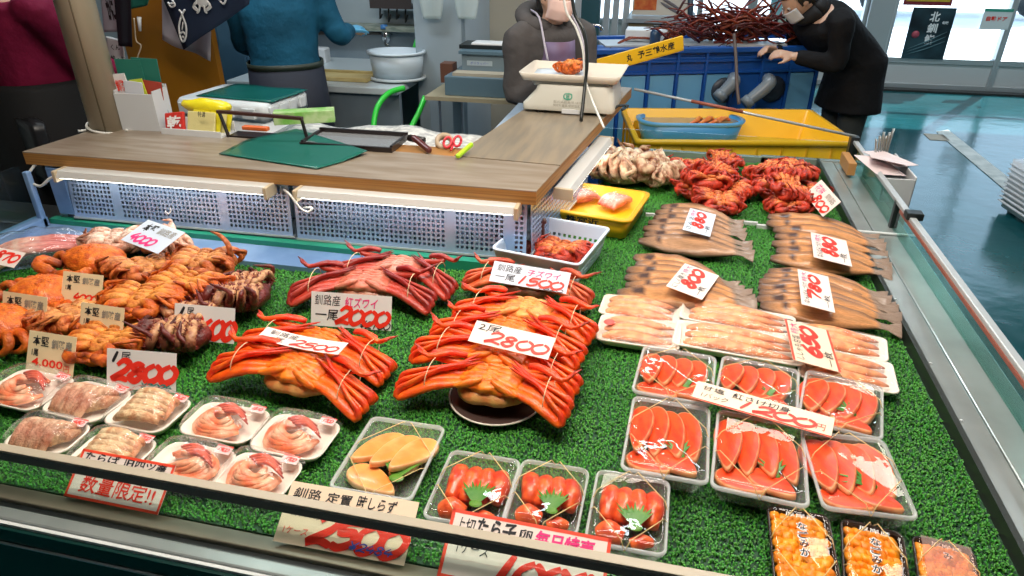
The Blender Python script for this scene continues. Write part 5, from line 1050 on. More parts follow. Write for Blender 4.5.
for k in (0, 1, 2, 3, 4, 7): x = -w / 2 + .035 + (w - .04) * k / 8; MB().box((x, -.008, .40), (x + (w - .04) / 8 - .03, .002, .82)).build('pale_panel', m_blue2, r, smooth=False)
for k in range(3): MB().box((-w * .42 + k * .5, .05, .985), (-w * .42 + k * .5 + .46, .30, .995)).build('white_lid_board', mat('lid_board', (.45, .48, .50), .3), r, smooth=False) if k < 2 else MB().box((.16, -.02, .985), (.50, .12, .998)).build('white_lid_board', mat('lid_board', (.45, .48, .5), .3), r, smooth=False)
for px in (0.18, .62): 
    f = MB().lathe([(.085, 0), (.075, .02), (.04, .022), (0, .022)], 20).build('pipe_flange', mat('flange_dark', (.03, .04, .06), .4), r); f.location = (px * .75 + .0, -.0, .72); f.rotation_euler = (R(90), 0, 0)
m_pvc = mat('pvc_grey', (.17, .20, .23), .35)
for k, (x0, y0, x1, y1, x2, y2, lb) in enumerate(((733, 78, 728, 88, 719, 97, 'left grey plastic elbow pipe on the blue tub'), (768, 79, 760, 92, 746, 103, 'right grey plastic elbow pipe on the blue tub'))):
    yy = cc_.y; p0, p1_, p2_ = D(x0, y0, yy - .01), D(x1, y1, yy - .14), D(x2, y2, yy - .17)
    e1 = p0 + Vector((0, -.10, .0)); o = empty('elbow_pipe', p0, lb, 'pipe', 'grey pipes on the blue tub')
    mb = MB().tube([Vector(), e1 - p0, p1_ - p0 + (p1_ - p2_) * .2, p2_ - p0], [.036, .040, .040, .034], 14, 4); mb.build('elbow', m_pvc, o); d_ = (p2_ - p1_).normalized(); MB().tube([p2_ - p0 - d_ * .03, p2_ - p0 + d_ * .012], [.041, .041], 14).build('collar', m_pvc, o)
cable([D(734, 34, 4.42), D(736, 60, 4.33), D(737, 85, 4.25), D(739, 104, 4.2)], .010, mat('brown_hose', (.10, .07, .06), .5), 'thin brown hose hanging down the front of the blue tub')
# heap of thin dark red crab legs on the tub
random.seed(77); mb = MB(); hc = P(737, 44, 1.0) + Vector((0, .10, 0))
for k in range(230):
    x = random.gauss(0, .24); y = random.uniform(-.10, .20); z = random.uniform(0, .16) * max(0, 1 - abs(x) / .6); L = random.uniform(.12, .30); a = random.gauss(0, .35) + (0 if random.random() < .5 else math.pi); el = random.gauss(.12, .28)
    if k > 205: z += .06; el = random.uniform(.4, .95); L *= 1.1; a = random.choice((2.7, .3)) + J(.3); x = random.uniform(-.4, .35)
    p = Vector((x, y, z + .012)); d_ = Vector((math.cos(a) * math.cos(el), math.sin(a) * .5, math.sin(el))); c_ = random.choice([(.16, .018, .015), (.26, .03, .02), (.10, .012, .012), (.30, .06, .02)])
    mid = p + d_ * L * .5 + Vector((0, 0, .03)); mb.tube([p, mid, p + d_ * L + Vector((J(.03), 0, -.01))], [.009, .007, .002], 5, 2, cols=[c_, c_, vmul(c_, .6)])
o = mb.build('crab_leg_heap', M_SPINE); o.location = (hc.x, hc.y, .985); o.rotation_euler.z = an; tag(o, 'tangled heap of thin dark red crab legs on top of the blue tub', 'crab legs', kind='stuff')
# ================================================================ PEOPLE
def hand(mb, w, d, up, s=1.0, curl=.5, side=1):
    w = Vector(w); d = Vector(d).normalized(); up = Vector(up); up = (up - d * up.dot(d)).normalized(); l = d.cross(up) * side
    mb.tube([w - d * .02, w + d * .03 * s, w + d * .085 * s], [.026 * s, .036 * s, .036 * s], 10, 3, .5, up0=up)
    for i, (o_, L) in enumerate(((-.030, .062), (-.010, .074), (.010, .070), (.028, .055))):
        b = w + d * .078 * s + l * o_ * s; p1 = b + (d * math.cos(curl * .6) - up * math.sin(curl * .6)) * L * .45 * s; p2 = p1 + (d * math.cos(curl * 1.5) - up * math.sin(curl * 1.5)) * L * .35 * s; p3 = p2 + (d * math.cos(curl * 2.2) - up * math.sin(curl * 2.2)) * L * .25 * s
        mb.tube([b, p1, p2, p3], [.0098 * s, .0092 * s, .0085 * s, .006 * s], 8, 2)
    b = w + d * .02 * s - l * .03 * s; mb.tube([b, b + d * .03 * s - l * .025 * s - up * .01 * s, b + d * .062 * s - l * .032 * s - up * .022 * s], [.013 * s, .0105 * s, .007 * s], 8, 2)
def ellring(c, rx, ry, n=20, rz=0, pw=.85):
    out = []
    for k in range(n):
        a = 2 * math.pi * k / n; x = math.copysign(abs(math.cos(a)) ** pw, math.cos(a)) * rx; y = math.copysign(abs(math.sin(a)) ** pw, math.sin(a)) * ry
        out.append((c[0] + x * math.cos(rz) - y * math.sin(rz), c[1] + x * math.sin(rz) + y * math.cos(rz), c[2]))
    return out
def figure(label, loc, rz, hgt=1.6, lean=0.0, armL=None, armR=None, top=(.3, .3, .3), bottom=(.05, .05, .05), hair=(.02, .02, .02), skin=(.62, .38, .27), female=True, topname='jacket', botname='trousers', fat=1.0, glove=None, coat=0, head_pitch=0, coatlen=0, bend=0):
    """person facing local -y; arms are (elbow, wrist) in local metres for a 1.6 m body"""
    k = hgt / 1.6; r = empty('person', loc, label, 'person', rz=rz, scale=k); ln = lambda z: Vector((0, -math.tan(lean) * max(0, z - .85), 0))
    def bv(q):
        q = Vector(q)
        if not bend or q.z <= .8: return q
        t = min(1, (q.z - .8) / .25); a = bend * t * t * (3 - 2 * t); h = q.z - .88
        return Vector((q.x, q.y * math.cos(a) - h * math.sin(a), .88 + h * math.cos(a) + q.y * math.sin(a)))
    def BB(mb): mb.v = [tuple(bv(q)) for q in mb.v]; return mb
    ms = mat('skin_%.2f' % skin[0], skin, .45, sss=.1, bump=.0003, bscale=120)
    sh = .19 * fat; body = MB()
    def tor(o=0): return [ellring(Vector((0, 0, z)) + ln(z), rx * fat + o, ry * fat + o) for z, rx, ry in ((.80, .155, .115), (.90, .16, .115), (1.0, .145, .105), (1.12, .155, .108), (1.24, .172, .110), (1.32, .170, .095), (1.36, .11, .07))]
    body.loops(tor()); nk = Vector((0, .0, 1.34)) + ln(1.34); hd = nk + Vector((0, -.03 - .05 * math.sin(head_pitch) - .04 * lean, .165 - .05 * math.sin(head_pitch)))
    body.tube([nk - Vector((0, 0, .03)), nk + (hd - nk) * .6], [.058, .050], 14, 2)
    HM = Matrix.Rotation(head_pitch, 4, 'X')
    body.ell(hd, (.072, .088, .105), 24, 16, M=HM)
    tp = lambda x, y, z: hd + (HM @ Vector((x, y, z)))
    body.ell(tp(0, -.045, -.055), (.045, .045, .045), 14, 10); body.ell(tp(0, -.092, -.012), (.012, .018, .022), 10, 8)
    for s in (-1, 1): body.ell(tp(s * .073, .0, -.01), (.010, .018, .030), 10, 8)
    for s in (-1, 1):
        body.tube([(s * .08, 0, .86), (s * .085, -.01, .65), (s * .085, -.01, .46), (s * .085, .01, .28), (s * .085, .01, .07)], [.088 * fat, .078, .055, .052, .036], 14, 3)
        body.tube([(s * .085, .03, .035), (s * .09, -.08, .03), (s * .095, -.16, .022)], [.035, .038, .025], 10, 2, .7)
    arms = []
    for s, A in ((-1, armL), (1, armR)):
        S_ = Vector((s * sh, 0, 1.30)) + ln(1.30); A = A or ((s * (sh + .05), .02, 1.04), (s * (sh + .03), -.08, .82)); E_, W_ = Vector(A[0]), Vector(A[1]); arms.append((s, S_, E_, W_))
        body.tube([S_, S_.lerp(E_, .5), E_, E_.lerp(W_, .4), W_], [.050, .043, .038, .038, .026], 12, 3); hand(body, W_, (W_ - E_), (0, 0, 1) if abs((W_ - E_).normalized().z) < .8 else (0, 1, 0), 1.0, .6, s)
    BB(body).build('body', ms, r, remesh=.0075)
    j = MB(); T = tor(.022); 
    if coatlen: T = [ellring(Vector((0, 0, .85 - coatlen)), .20 * fat, .15 * fat)] + T
    j.loops(T[:-1] + [ellring(Vector((0, 0, 1.375)) + ln(1.36), .075, .062)])
    for s, S_, E_, W_ in arms: j.tube([S_ - Vector((s * .05, 0, 0)), S_ + Vector((s * .01, 0, .005)), S_.lerp(E_, .5), E_, E_.lerp(W_, .45), W_.lerp(E_, .06)], [.075, .074, .064, .058, .054, .042], 14, 3, lump=.12, lf=14)
    BB(j).build(topname, mat('cloth_' + topname + '_%.3f' % top[0], top, .8, col2=vmul(top, .72), scale=5, bump=.014, bscale=11, spec=.2), r, remesh=.012)
    b = MB(); b.loops([ellring((0, 0, .72), .155 * fat, .125 * fat), ellring((0, 0, .86), .170 * fat, .13 * fat), ellring((0, 0, .96), .160 * fat, .122 * fat)])
    for s in (-1, 1): b.tube([(s * .080, 0, .84), (s * .088, -.01, .62), (s * .088, -.005, .44), (s * .088, .01, .25), (s * .088, .01, .09)], [.102 * fat, .092, .076, .074, .068], 14, 3)
    b.build(botname, mat('cloth_' + botname + '_%.3f' % bottom[0], bottom, .75, spec=.2), r, remesh=.012)
    if hair:
        h = MB(); h.ell(tp(0, .016, .022), (.083, .092, .100), 24, 14, .05, 30, M=HM)
        if female: h.ell(tp(0, .060, -.04), (.066, .045, .085), 16, 10, .08, 30)
        # keep the face free: cut the front lower part
        h2 = MB(); keep = {}
        HI = HM.inverted()
        def okv(q): v = HI @ (Vector(q) - hd); return not (v.y < -.030 and v.z < .060)
        fs = [f for f in h.f if all(okv(h.v[i]) for i in f)]; h.f = fs; h.mi = [0] * len(fs)
        BB(h).build('hair', mat('hair_dark', hair, .4), r, solid=.006)
    for s in (-1, 1):
        BB(MB().ell(tp(s * .030, -.078, .012), (.013, .008, .009), 12, 8)).build('eye', mat('eye_white', (.7, .68, .66), .3), r); BB(MB().ell(tp(s * .030, -.0855, .012), (.006, .003, .006), 10, 6)).build('iris', mat('iris', (.03, .015, .01), .2), r)
        MB().tube([(s * .085, .035, .05), (s * .09, -.07, .04), (s * .095, -.17, .028)], [.046, .048, .032], 12, 2, .8).build('shoe', mat('shoe_dark', (.03, .03, .03), .5), r)
    BB(MB().tube([tp(-.022, -.089, -.052), tp(0, -.095, -.054), tp(.022, -.089, -.052)], [.003, .006, .003], 8, 2)).build('mouth', mat('lips', (.5, .2, .16), .4), r)
    figure.bb = BB
    return r, hd, tp, arms
# woman in grey hoodie behind the scale
q = D(545, 60, 3.12)
r, hd, tp, arms = figure('person in grey hooded sweatshirt and pale pink face mask behind the scale', (q.x - .02, 3.22, 0), R(38), 1.50, .12, armL=((-.195, -.08, 1.06), (-.03, -.25, 1.13)), armR=((.18, -.12, 1.08), (.10, -.28, 1.14)), top=(.095, .088, .088), bottom=(.20, .21, .30), topname='sweatshirt', head_pitch=.25, fat=.84)
MB().grid(14, 10, lambda u, v: tp((u - .5) * .135, -.112 + abs(u - .5) ** 2 * .24 + .012 * abs(v - .5) * 2, -.085 + v * .092)).build('face_mask', mat('mask_pink', (.80, .56, .50), .7), r, solid=.002)
m_hood = mat('cloth_hood', (.095, .088, .088), .8, col2=(.07, .065, .065), scale=5, bump=.01, bscale=11, spec=.2)
mb = MB(); nk = Vector((0, -.02, 1.36)); mb.tube([nk + Vector((.115 * math.cos(a), .095 * math.sin(a) + .01, .022 + .035 * math.sin(a) )) for a in np.linspace(-1.35, 4.5, 20)], [.028] + [.040] * 18 + [.028], 12, 2, lump=.15, lf=18); mb.build('hood', m_hood, r)
mb = MB(); mb.grid(10, 12, lambda u, v: ((u - .5) * (.17 + .18 * (1 - v)), -.135 - .02 * (1 - v) - .065 * v + .06 * abs(u - .5) ** 2 * 4, .60 + .70 * v)); mb.build('apron', mat('apron_maroon', (.10, .012, .03), .6, col2=(.17, .13, .24), scale=4), r, solid=.004)
for s in (-1, 1): MB().tube([(s * .095, -.218, 1.22), (s * .10, -.185, 1.30), (s * .085, -.10, 1.40), (s * .07, .02, 1.42)], .005, 8, 3).build('apron_strap', mat('strap_pale', (.45, .42, .5), .6), r)
# worker in blue seen from behind
q = D(290, 60, 3.55)
r, hd, tp, arms = figure('person in blue shirt and dark apron seen from behind at the sink', (q.x - .0, 3.50, 0), R(208), 1.64, .10, armR=((.20, -.12, 1.06), (.08, -.30, 1.02)), armL=((-.29, -.02, 1.10), (-.36, -.17, 1.10)), top=(.012, .105, .19), bottom=(.015, .02, .035), topname='shirt', botname='trousers', female=False, fat=1.06)
mb = MB(); mb.loops([ellring((0, 0, z), .190 + .03 * (1 - t), .152 + .02 * (1 - t)) for z, t in ((.42, 0), (.7, .4), (.98, 1))], False, False); mb.build('apron', mat('apron_navy', (.006, .009, .022), .7, bump=.004, bscale=10), r, solid=.004)
MB().loops([ellring((0, -.002, z), .192, .154) for z in (.955, .985)], False, False).build('apron_belt', mat('belt_dark', (.02, .03, .02), .5), r, solid=.008)
W_ = Vector(arms[0][3]); E_ = Vector(arms[0][2]); mb = MB(); d_ = (W_ - E_).normalized(); mb.tube([W_ - d_ * .13, W_ - d_ * .02], [.050, .042], 14, 2); hand(mb, W_, d_, (0, 0, 1), 1.16, .6, -1); mb.build('rubber_glove', mat('glove_blue', (.10, .38, .62), .35), r, remesh=.008)
a_ = D(322, 12, 3.75); b_ = D(343, 45, 3.72); cable([a_ + Vector((-.05, 0, .02)), a_, a_.lerp(b_, .5) + Vector((.02, 0, .02)), b_], .014, mat('pale_hose', (.55, .66, .72), .4), 'pale white pipe bent beside the blue gloved hand', 'pipe', 'bent_pipe')
# customer in wine-red top at the left
q = D(38, 90, 2.55)
r, hd, tp, arms = figure('person in wine red top with dark bag strap at the far left', (q.x - .06, 2.62, 0), R(150), 1.66, .0, armL=((-.24, -.14, 1.06), (-.10, -.32, 1.02)), armR=((.24, -.14, 1.06), (.10, -.32, 1.02)), top=(.21, .008, .045), bottom=(.012, .010, .012), topname='top', botname='skirt_trousers', fat=1.5)
MB().loops([ellring((0, 0, z), rx, rx * .78) for z, rx in ((.30, .31), (.7, .30), (1.0, .275), (1.03, .26))], False, False).build('long_skirt', mat('black_cloth', (.008, .008, .009), .8), r, solid=.006)
MB().tube([(.23, -.05, 1.36), (.12, .17, 1.22), (-.10, .20, 1.05), (-.24, .12, .92)], .020, 10, 4, .35).build('bag_strap', mat('strap_black', (.01, .01, .012), .5), r)
r2 = MB().loops([[(x, y * .5, z * 1.0) for x, y, z in ring(.26, .12, .03, zz)] for zz in (0, .03, .22, .25)]).build('shoulder_bag', mat('bag_black', (.012, .012, .014), .4), r); r2.location = (-.27, .14, .66)
# customer in black reaching over the tub
q = D(838, 70, 4.75)
r, hd, tp, arms = figure('person in black coat and mask bending over the blue tub', (q.x + .12, 4.85, 0), R(-66), 1.60, .0, armL=((-.23, -.16, 1.14), (-.12, -.28, 1.33)), armR=((.23, -.16, 1.14), (.12, -.28, 1.33)), top=(.010, .010, .012), bottom=(.045, .05, .05), topname='coat', botname='trousers', fat=1.15, head_pitch=.0, coatlen=.24, bend=.85)
figure.bb(MB().tube([(.070 * math.cos(t), .066 * math.sin(t) - .005, 1.39) for t in np.linspace(0, 6.28, 22)], .044, 10)).build('collar', mat('coat_collar', (.010, .010, .012), .8), r)
figure.bb(MB().grid(10, 8, lambda u, v: tp((u - .5) * .13, -.110 + abs(u - .5) ** 2 * .22, -.085 + v * .085))).build('face_mask', mat('mask_white', (.72, .74, .78), .7), r, solid=.002)
# ================================================================ KITCHEN SIDE
m_sink = mat('sink_steel', (.26, .32, .37), .32, .35, col2=(.20, .26, .31), scale=3); m_bluegrey = mat('locker_blue', (.045, .11, .18), .4, col2=(.06, .14, .21), scale=2)
a_, b_ = P(268, 94, .82), P(413, 92, .82); yb = 4.74; a_.y = 3.80; a_.x = D(248, 50, 4.1).x + .01; b_.x = D(416, 60, 4.12).x - .01
r = empty('sink_unit', ((a_.x + b_.x) / 2, a_.y, 0), 'long stainless sink bench along the kitchen wall', 'sink'); hw = (b_.x - a_.x) / 2; dp = yb - a_.y
MB().box((-hw, 0, .78), (hw, dp, .82)).build('bench_top', mat('bench_top', (.58, .65, .68), .3, .1), r, smooth=False, bevel=.006); MB().box((-hw, .03, .35), (hw, .05, .78)).build('front_apron', m_sink, r, smooth=False); MB().box((-hw, dp - .06, .82), (hw, dp, 1.02)).build('backsplash', m_sink, r, smooth=False)
MB().box((-hw, dp - .16, 1.02), (hw, dp, 1.05)).build('ledge', mat('mossy_ledge', (.16, .20, .17), .7, col2=(.30, .33, .28), scale=14, stretch=(1, 1, 4)), r, smooth=False)
for x in (-hw + .03, hw - .03): MB().box((x - .02, .05, 0), (x + .02, .09, .78)).build('leg', m_sink, r, smooth=False)
q = P(409, 84, .82) + Vector((-.18, .12, 0))
def tub(c, rx, ry, h, m, label, name='plastic_tub'):
    r = empty(name, c, label, 'tub'); n = 28
    MB().lathe([(0, .0), (.88, 0), (1.0, h), (.965, h), (.86, .006), (0, .006)], n, sx=rx, sy=ry).build('body', m, r); MB().lathe([(1.0, h - .012), (1.06, h - .012), (1.06, h), (.97, h + .002)], n, sx=rx, sy=ry).build('rim', m, r); return r
q = P(404, 82, .82); tub((q.x - .06, 4.05, .84), .17, .14, .15, mat('tub_blue_white', (.58, .68, .76), .35), 'pale blue-white plastic tub on the sink bench')
tub((q.x - .06, 4.05, .822), .165, .135, .02, mat('tub_grey', (.5, .56, .58), .4), 'shallow grey dish under the pale plastic tub', 'dish')
o = MB().box((-.20, -.07, 0), (.20, .07, .025)).box((-.20, .07, .0), (.20, .085, .04)).build('cutting_board', mat('wood_board', (.50, .40, .18), .5, col2=(.42, .32, .13), scale=12), smooth=False, bevel=.004); q = P(338, 84, .82); o.location = (q.x - .04, 3.98, .822); tag(o, 'yellowish wooden board on the sink bench', 'board')
m_hose = mat('green_hose', (.03, .62, .05), .3)
cable([D(374, 134, 3.55), D(374, 122, 3.58), D(378, 106, 3.64), D(389, 93, 3.72), D(404, 88, 3.80)], .016, m_hose, 'left bright green hose arching over the sink bench edge', 'hose', 'green_hose')
cable([D(408, 134, 3.5), D(414, 122, 3.55), D(420, 110, 3.6), D(425, 97, 3.66)], .015, m_hose, 'right bright green hose in front of the grey cabinet', 'hose', 'green_hose')
cable([D(413, 53, 4.3), D(415, 47, 4.4), D(417, 40, 4.5)], .016, m_hose, 'short green hose end above the pale plastic tub', 'hose', 'green_hose')
r = tag(MB().tube([D(318, 33, 4.66), D(345, 32, 4.68), D(416, 35, 4.70)], .014, 8).build('wall_pipe', mat('pipe_rust', (.10, .08, .07), .5)), 'dark water pipe running along the kitchen wall', 'pipe')
r = empty('water_tap', D(386, 36, 4.62), 'chrome wall tap with a long swan neck above the tub', 'tap'); m_chr = mat('chrome', (.6, .62, .65), .15, 1)
b_ = r.location; MB().ell((0, 0, 0), (.035, .03, .05), 14, 8).build('valve', m_chr, r); MB().tube([(0, -.02, .05), (0, -.02, .075)], [.030, .022], 12).build('handle', mat('tap_blue', (.05, .2, .5), .3), r)
MB().tube([Vector((0, -.02, -.03)), D(387, 46, 4.45) - b_, D(396, 52, 4.30) - b_, D(403, 56, 4.22) - b_], .012, 10, 4).build('spout', m_chr, r)
MB().tube([D(403, 55, 4.22) - b_, D(403, 65, 4.20) - b_], [.022, .026], 12).build('nozzle', m_wplast, r); MB().tube([D(411, 56, 4.18) - b_, D(412, 64, 4.17) - b_], [.02, .022], 12).build('blue_nozzle', mat('tap_blue', (.05, .2, .5), .3), r)
a_ = D(398, 4, 4.66); r = empty('wall_rack', a_, 'dark wire rack fixed high on the kitchen wall', 'rack')
mb = MB().box((-.16, -.10, -.02), (.13, .05, .0)).box((-.16, -.10, .0), (.13, -.09, .05)); mb.build('shelf', mat('rack_dark', (.05, .04, .04), .5), r, smooth=False)
for k in range(4): MB().tube([(-.12 + .06 * k, -.02, -.02), (-.12 + .06 * k, -.04, -.09 - .02 * (k % 2)), (-.10 + .06 * k, -.04, -.06)], .006, 6, 2).build('hook', m_dark, r)
r = tag(MB().box((-.06, -.04, 0), (.06, .04, .10)).build('soap_dispenser', m_wplast, smooth=False, bevel=.01), 'small white dispenser behind the worker in blue on the ledge', 'dispenser'); q = D(320, 55, 4.5); r.location = q + Vector((0, 0, -.05))
for k, (x0, y0, x1, y1) in enumerate(((330, 12, 336, 30), )):
    tag(MB().tube([D(x0, y0, 4.66), D((x0 + x1) / 2 + 2, (y0 + y1) / 2, 4.64), D(x1, y1, 4.66)], .014, 8, 3).build('valve_pipe', mat('brass_dark', (.2, .15, .08), .35, .7)), 'short brass pipe with a valve above the gloved hand', 'pipe')
# grey cabinet (side of a fridge) and hanging bags
a_, b_ = D(416, 60, 4.12), D(466, 60, 4.12)
r = empty('tall_cabinet', (a_.x, 4.12, 0), 'tall pale grey cabinet beside the sink bench', 'cabinet'); w = b_.x - a_.x
MB().box((0, 0, .05), (w, .58, 2.2)).build('body', mat('cabinet_grey', (.30, .37, .42), .35, col2=(.35, .42, .47), scale=2), r, smooth=False, bevel=.008); MB().box((w - .02, -.008, .05), (w, 0, 2.2)).build('edge_strip', m_sink, r, smooth=False); MB().box((.02, .03, 0), (w - .02, .5, .05)).build('plinth', m_dark, r, smooth=False)
for k, (px, lb) in enumerate(((432, 'thin white plastic bag taped high on the grey cabinet'), (467, 'white plastic bag hanging at the right edge of the grey cabinet'))):
    q = D(px, 4, 4.08); o = MB().grid(8, 8, lambda u, v: ((u - .5) * .15 * (1 - .3 * (1 - v) ** 2), .01 * math.sin(u * 8 + k) * v - .01, (v - .5) * .16)).build('plastic_bag', clear('bag_white', (.9, .95, .95), .9, .2, .45, hcol=(.7, .78, .78)), solid=.002); o.location = q; tag(o, lb, 'bag')
    if k == 0: m2 = MB(); text(m2, 'ecoバッグ', -.04, .045, -.06, -.04, -.02); o2 = m2.build('lettering', mat('bag_green', (.05, .4, .25), .5), o, smooth=False); o2.rotation_euler.x = R(90); o2.location.y = -.022; o2.location.z = 0
# packing machine on its stand
a_, b_ = P(440, 68, 1.0), P(535, 72, 1.0); r = empty('wrapping_machine', (a_.x, a_.y, .86), 'blue-grey steel wrapping machine on a stand behind the hooded person', 'machine'); w = .62
MB().box((.02, 0, .0), (w, .42, .10)).build('lower_body', mat('machine_blue', (.10, .17, .22), .35), r, smooth=False, bevel=.005); MB().box((.06, .02, .10), (w, .10, .115)).build('table_lip', mat('lip_tan', (.4, .36, .28), .5), r, smooth=False)
MB().box((.07, .16, .10), (w, .42, .19)).build('upper_body', mat('machine_pale', (.20, .27, .31), .35), r, smooth=False, bevel=.005); MB().box((.06, .14, .19), (w, .40, .205)).build('top_plate', mat('machine_blue', (.10, .17, .22), .35), r, smooth=False); MB().box((.10, .24, .215), (w, .34, .235)).build('roller', m_wplast, r, smooth=False, bevel=.008); MB().box((.04, .22, .205), (w, .38, .225)).build('roller_bed', m_dark, r, smooth=False)
MB().box((.10, .157, .13), (.24, .161, .155)).build('name_plate', mat('plate_pale', (.45, .55, .6), .4), r, smooth=False); m2 = MB(); text(m2, 'ポリラッパー', .12, .22, .136, .150, 0); o = m2.build('lettering', INK['b'], r, smooth=False); o.rotation_euler.x = R(90); o.location = (0, .156, 0)
MB().box((-.04, .12, .04), (.03, .2, .14)).build('side_box', mat('brown_box', (.12, .05, .03), .5), r, smooth=False)
r2 = empty('steel_stand', (a_.x - .03, a_.y - .02, 0), 'steel stand with a lower shelf under the wrapping machine', 'stand')
MB().box((-.05, -.02, .84), (.75, .45, .86)).build('shelf_top', mat('shelf_tan', (.34, .30, .2), .5), r2, smooth=False); MB().box((0, 0, .36), (.72, .42, .39)).build('lower_shelf', m_sink, r2, smooth=False)
for x in (0, .70):
    for y in (0, .40): MB().box((x - .025, y - .02, 0), (x + .025, y + .02, .84)).build('leg', m_sink, r2, smooth=False)
for k in range(3): o = MB().box((0, 0, 0), (.20 - .02 * k, .2, .035)).build('stacked_box', mat('box_dark_%d' % k, ((.08, .09, .10), (.14, .15, .16), (.06, .05, .05))[k], .5), smooth=False, bevel=.004); o.location = (a_.x + .05 + .01 * k, a_.y + .05, .395 + .04 * k); tag(o, ('lowest', 'middle', 'top')[k] + ' of the dark flat boxes on the shelf under the wrapping machine', 'box', 'flat boxes under the wrapping machine')
o = MB().box((0, 0, 0), (.30, .12, .035)).build('white_tray_stack', m_wplast, smooth=False, bevel=.004); o.location = (a_.x + .27, a_.y + .02, .392); tag(o, 'pale flat tray lying on the shelf under the wrapping machine', 'tray')
a_, b_ = D(466, 20, 4.6), D(560, 20, 4.6); struct(MB().box((a_.x, 4.70, 0), (-.95, 4.745, CZ)).build('wall_beige_panel', m_beige, smooth=False))
o = MB().tube([D(473, -20, 4.6), D(475, 40, 4.6)], .012, 8).build('cable_duct', mat('duct_tan', (.38, .33, .22), .5)); tag(o, 'thin tan duct running down the beige wall panel', 'duct')
# ochre board, locker, papers, cloths on the left
a_, b_ = D(126, 50, 3.3), D(214, 50, 3.3); o = MB().box((a_.x, 3.3, .5), (b_.x, 3.34, 1.62)).build('ochre_board', mat('ochre', (.42, .17, .012), .4, col2=(.33, .13, .01), scale=2), smooth=False); tag(o, 'ochre yellow board standing behind the hanging navy cloth', 'board')
o = MB().box((a_.x, 3.345, .0), (b_.x, 3.75, .5)).build('board_base', m_bluegrey, smooth=False); tag(o, 'dark low chest behind the ochre board', 'chest')
a_, b_ = D(213, 50, 4.1), D(248, 50, 4.1); r = empty('steel_locker', (a_.x, 4.1, 0), 'dark blue steel locker behind the worker in blue', 'locker'); w = b_.x - a_.x
MB().box((0, 0, 0), (w, .5, 1.95)).build('body', m_bluegrey, r, smooth=False, bevel=.006); MB().box((.03, -.012, .08), (w - .02, 0, 1.9)).build('door', m_bluegrey, r, smooth=False, bevel=.003); MB().box((.05, -.03, 1.0), (.065, -.012, 1.1)).build('handle', m_chr, r, smooth=False)
def sheet(name, corners, wy, m, label, cat, amp=.012, seed=0):     # cloth or paper hanging at depth wy, corners in picture order
    pts = [D(x, y, wy) for x, y in corners]; c = sum(pts, Vector()) / 4; r = empty(name, c, label, cat)
    MB().grid(12, 12, lambda u, v: (pts[0] * (1 - u) * (1 - v) + pts[1] * u * (1 - v) + pts[2] * u * v + pts[3] * (1 - u) * v) - c + Vector((0, amp * math.sin(u * 9 + seed + v * 2), 0))).build('cloth', m, r, solid=.002); return r, c
r, c = sheet('white_cloth', ((160, -40), (212, -40), (212, 61), (161, 40)), 3.1, mat('cloth_white', (.50, .46, .50), .7), 'greyish white cloth hanging behind the navy cloth', 'cloth')
r, c = sheet('navy_banner', ((150, -32), (252, -32), (250, 4), (183, 50)), 2.95, mat('cloth_navy', (.010, .022, .055), .75), 'navy cloth with white fish and crab drawings hanging above the counter', 'cloth', .006)
mb = MB(); pf = lambda x, y: D(x, y, 2.93) - c
def line(mb, pts, w=.0045): mb.tube([pf(*p) for p in pts], w, 5, 3)
line(mb, [(181, 17), (179, 26), (180, 36), (183, 42), (186, 36), (186, 26), (183, 17), (181, 12), (179, 10)]); line(mb, [(181, 17), (184, 11), (185, 10)]); line(mb, [(180, 34), (183, 32), (186, 35)]); line(mb, [(182, 30), (183, 22)], .003)
mb.ell(pf(183, 37), (.006, .002, .006), 8, 5); mb.build('fish_drawing', mat('print_white', (.7, .7, .7), .7), r)
mb = MB(); mb.ell(pf(202, 1), (.032, .004, .026), 16, 8)
for s in (-1, 1):
    for k in range(3): line(mb, [(202 + s * 5, 1 + k * 2), (202 + s * (8 + k), 5 + k * 2), (202 + s * 4, 10 + k * 1.4)] if k < 2 else [(202 + s * 2, 5), (202 + s * 3, 11), (202 + s * 5, 13)])
    line(mb, [(202 + s * 6, -2), (202 + s * 12, -3), (202 + s * 13, -8)], .006)
mb.build('crab_drawing', mat('print_white', (.7, .7, .7), .7), r); mb = MB()
line(mb, [(220, 1), (224, 4), (226, -1)]); line(mb, [(219, 0), (222, -3)]); line(mb, [(168, 2), (171, 7), (175, 5), (172, 0)]); line(mb, [(169, 4), (174, 3)]); mb.build('small_marks', mat('print_white', (.7, .7, .7), .7), r)
r, c = sheet('green_cloth', ((112, -30), (160, -30), (152, 4), (120, 12)), 2.9, mat('cloth_green', (.008, .12, .085), .6), 'bundled dark green cloth hanging at the top left', 'cloth', .03)
r, c = sheet('dark_strip', ((112, -20), (130, -20), (133, 47), (118, 46)), 2.85, mat('cloth_black', (.008, .012, .02), .7), 'black cloth strip hanging right of the beige pole', 'cloth', .004)
for k, (cs, lb) in enumerate((((( 100, -10), (117, -10), (118, 32), (104, 32)), 'grey paper with black drawings pinned beside the pole'), (((106, 36), (123, 40), (126, 66), (110, 66)), 'white handwritten paper pinned beside the pole'))):
    r, c = sheet('pinned_paper', cs, 2.9 + .02 * k, mat('paper_%d' % k, ((.42, .44, .50), (.66, .70, .72))[k], .6), lb, 'paper', .001); mb = MB()
    if k: text(mb, 'くん', -.02, .03, .01, .035, 0, .01); text(mb, '鮭・お', -.035, .045, -.045, -.015, 0, .01)
    else: text(mb, 'かに', -.01, .03, -.04, .06, 0, .06)
    o = mb.build('lettering', INK['k'], r, smooth=False); o.rotation_euler.x = R(90); o.location.y = -.004
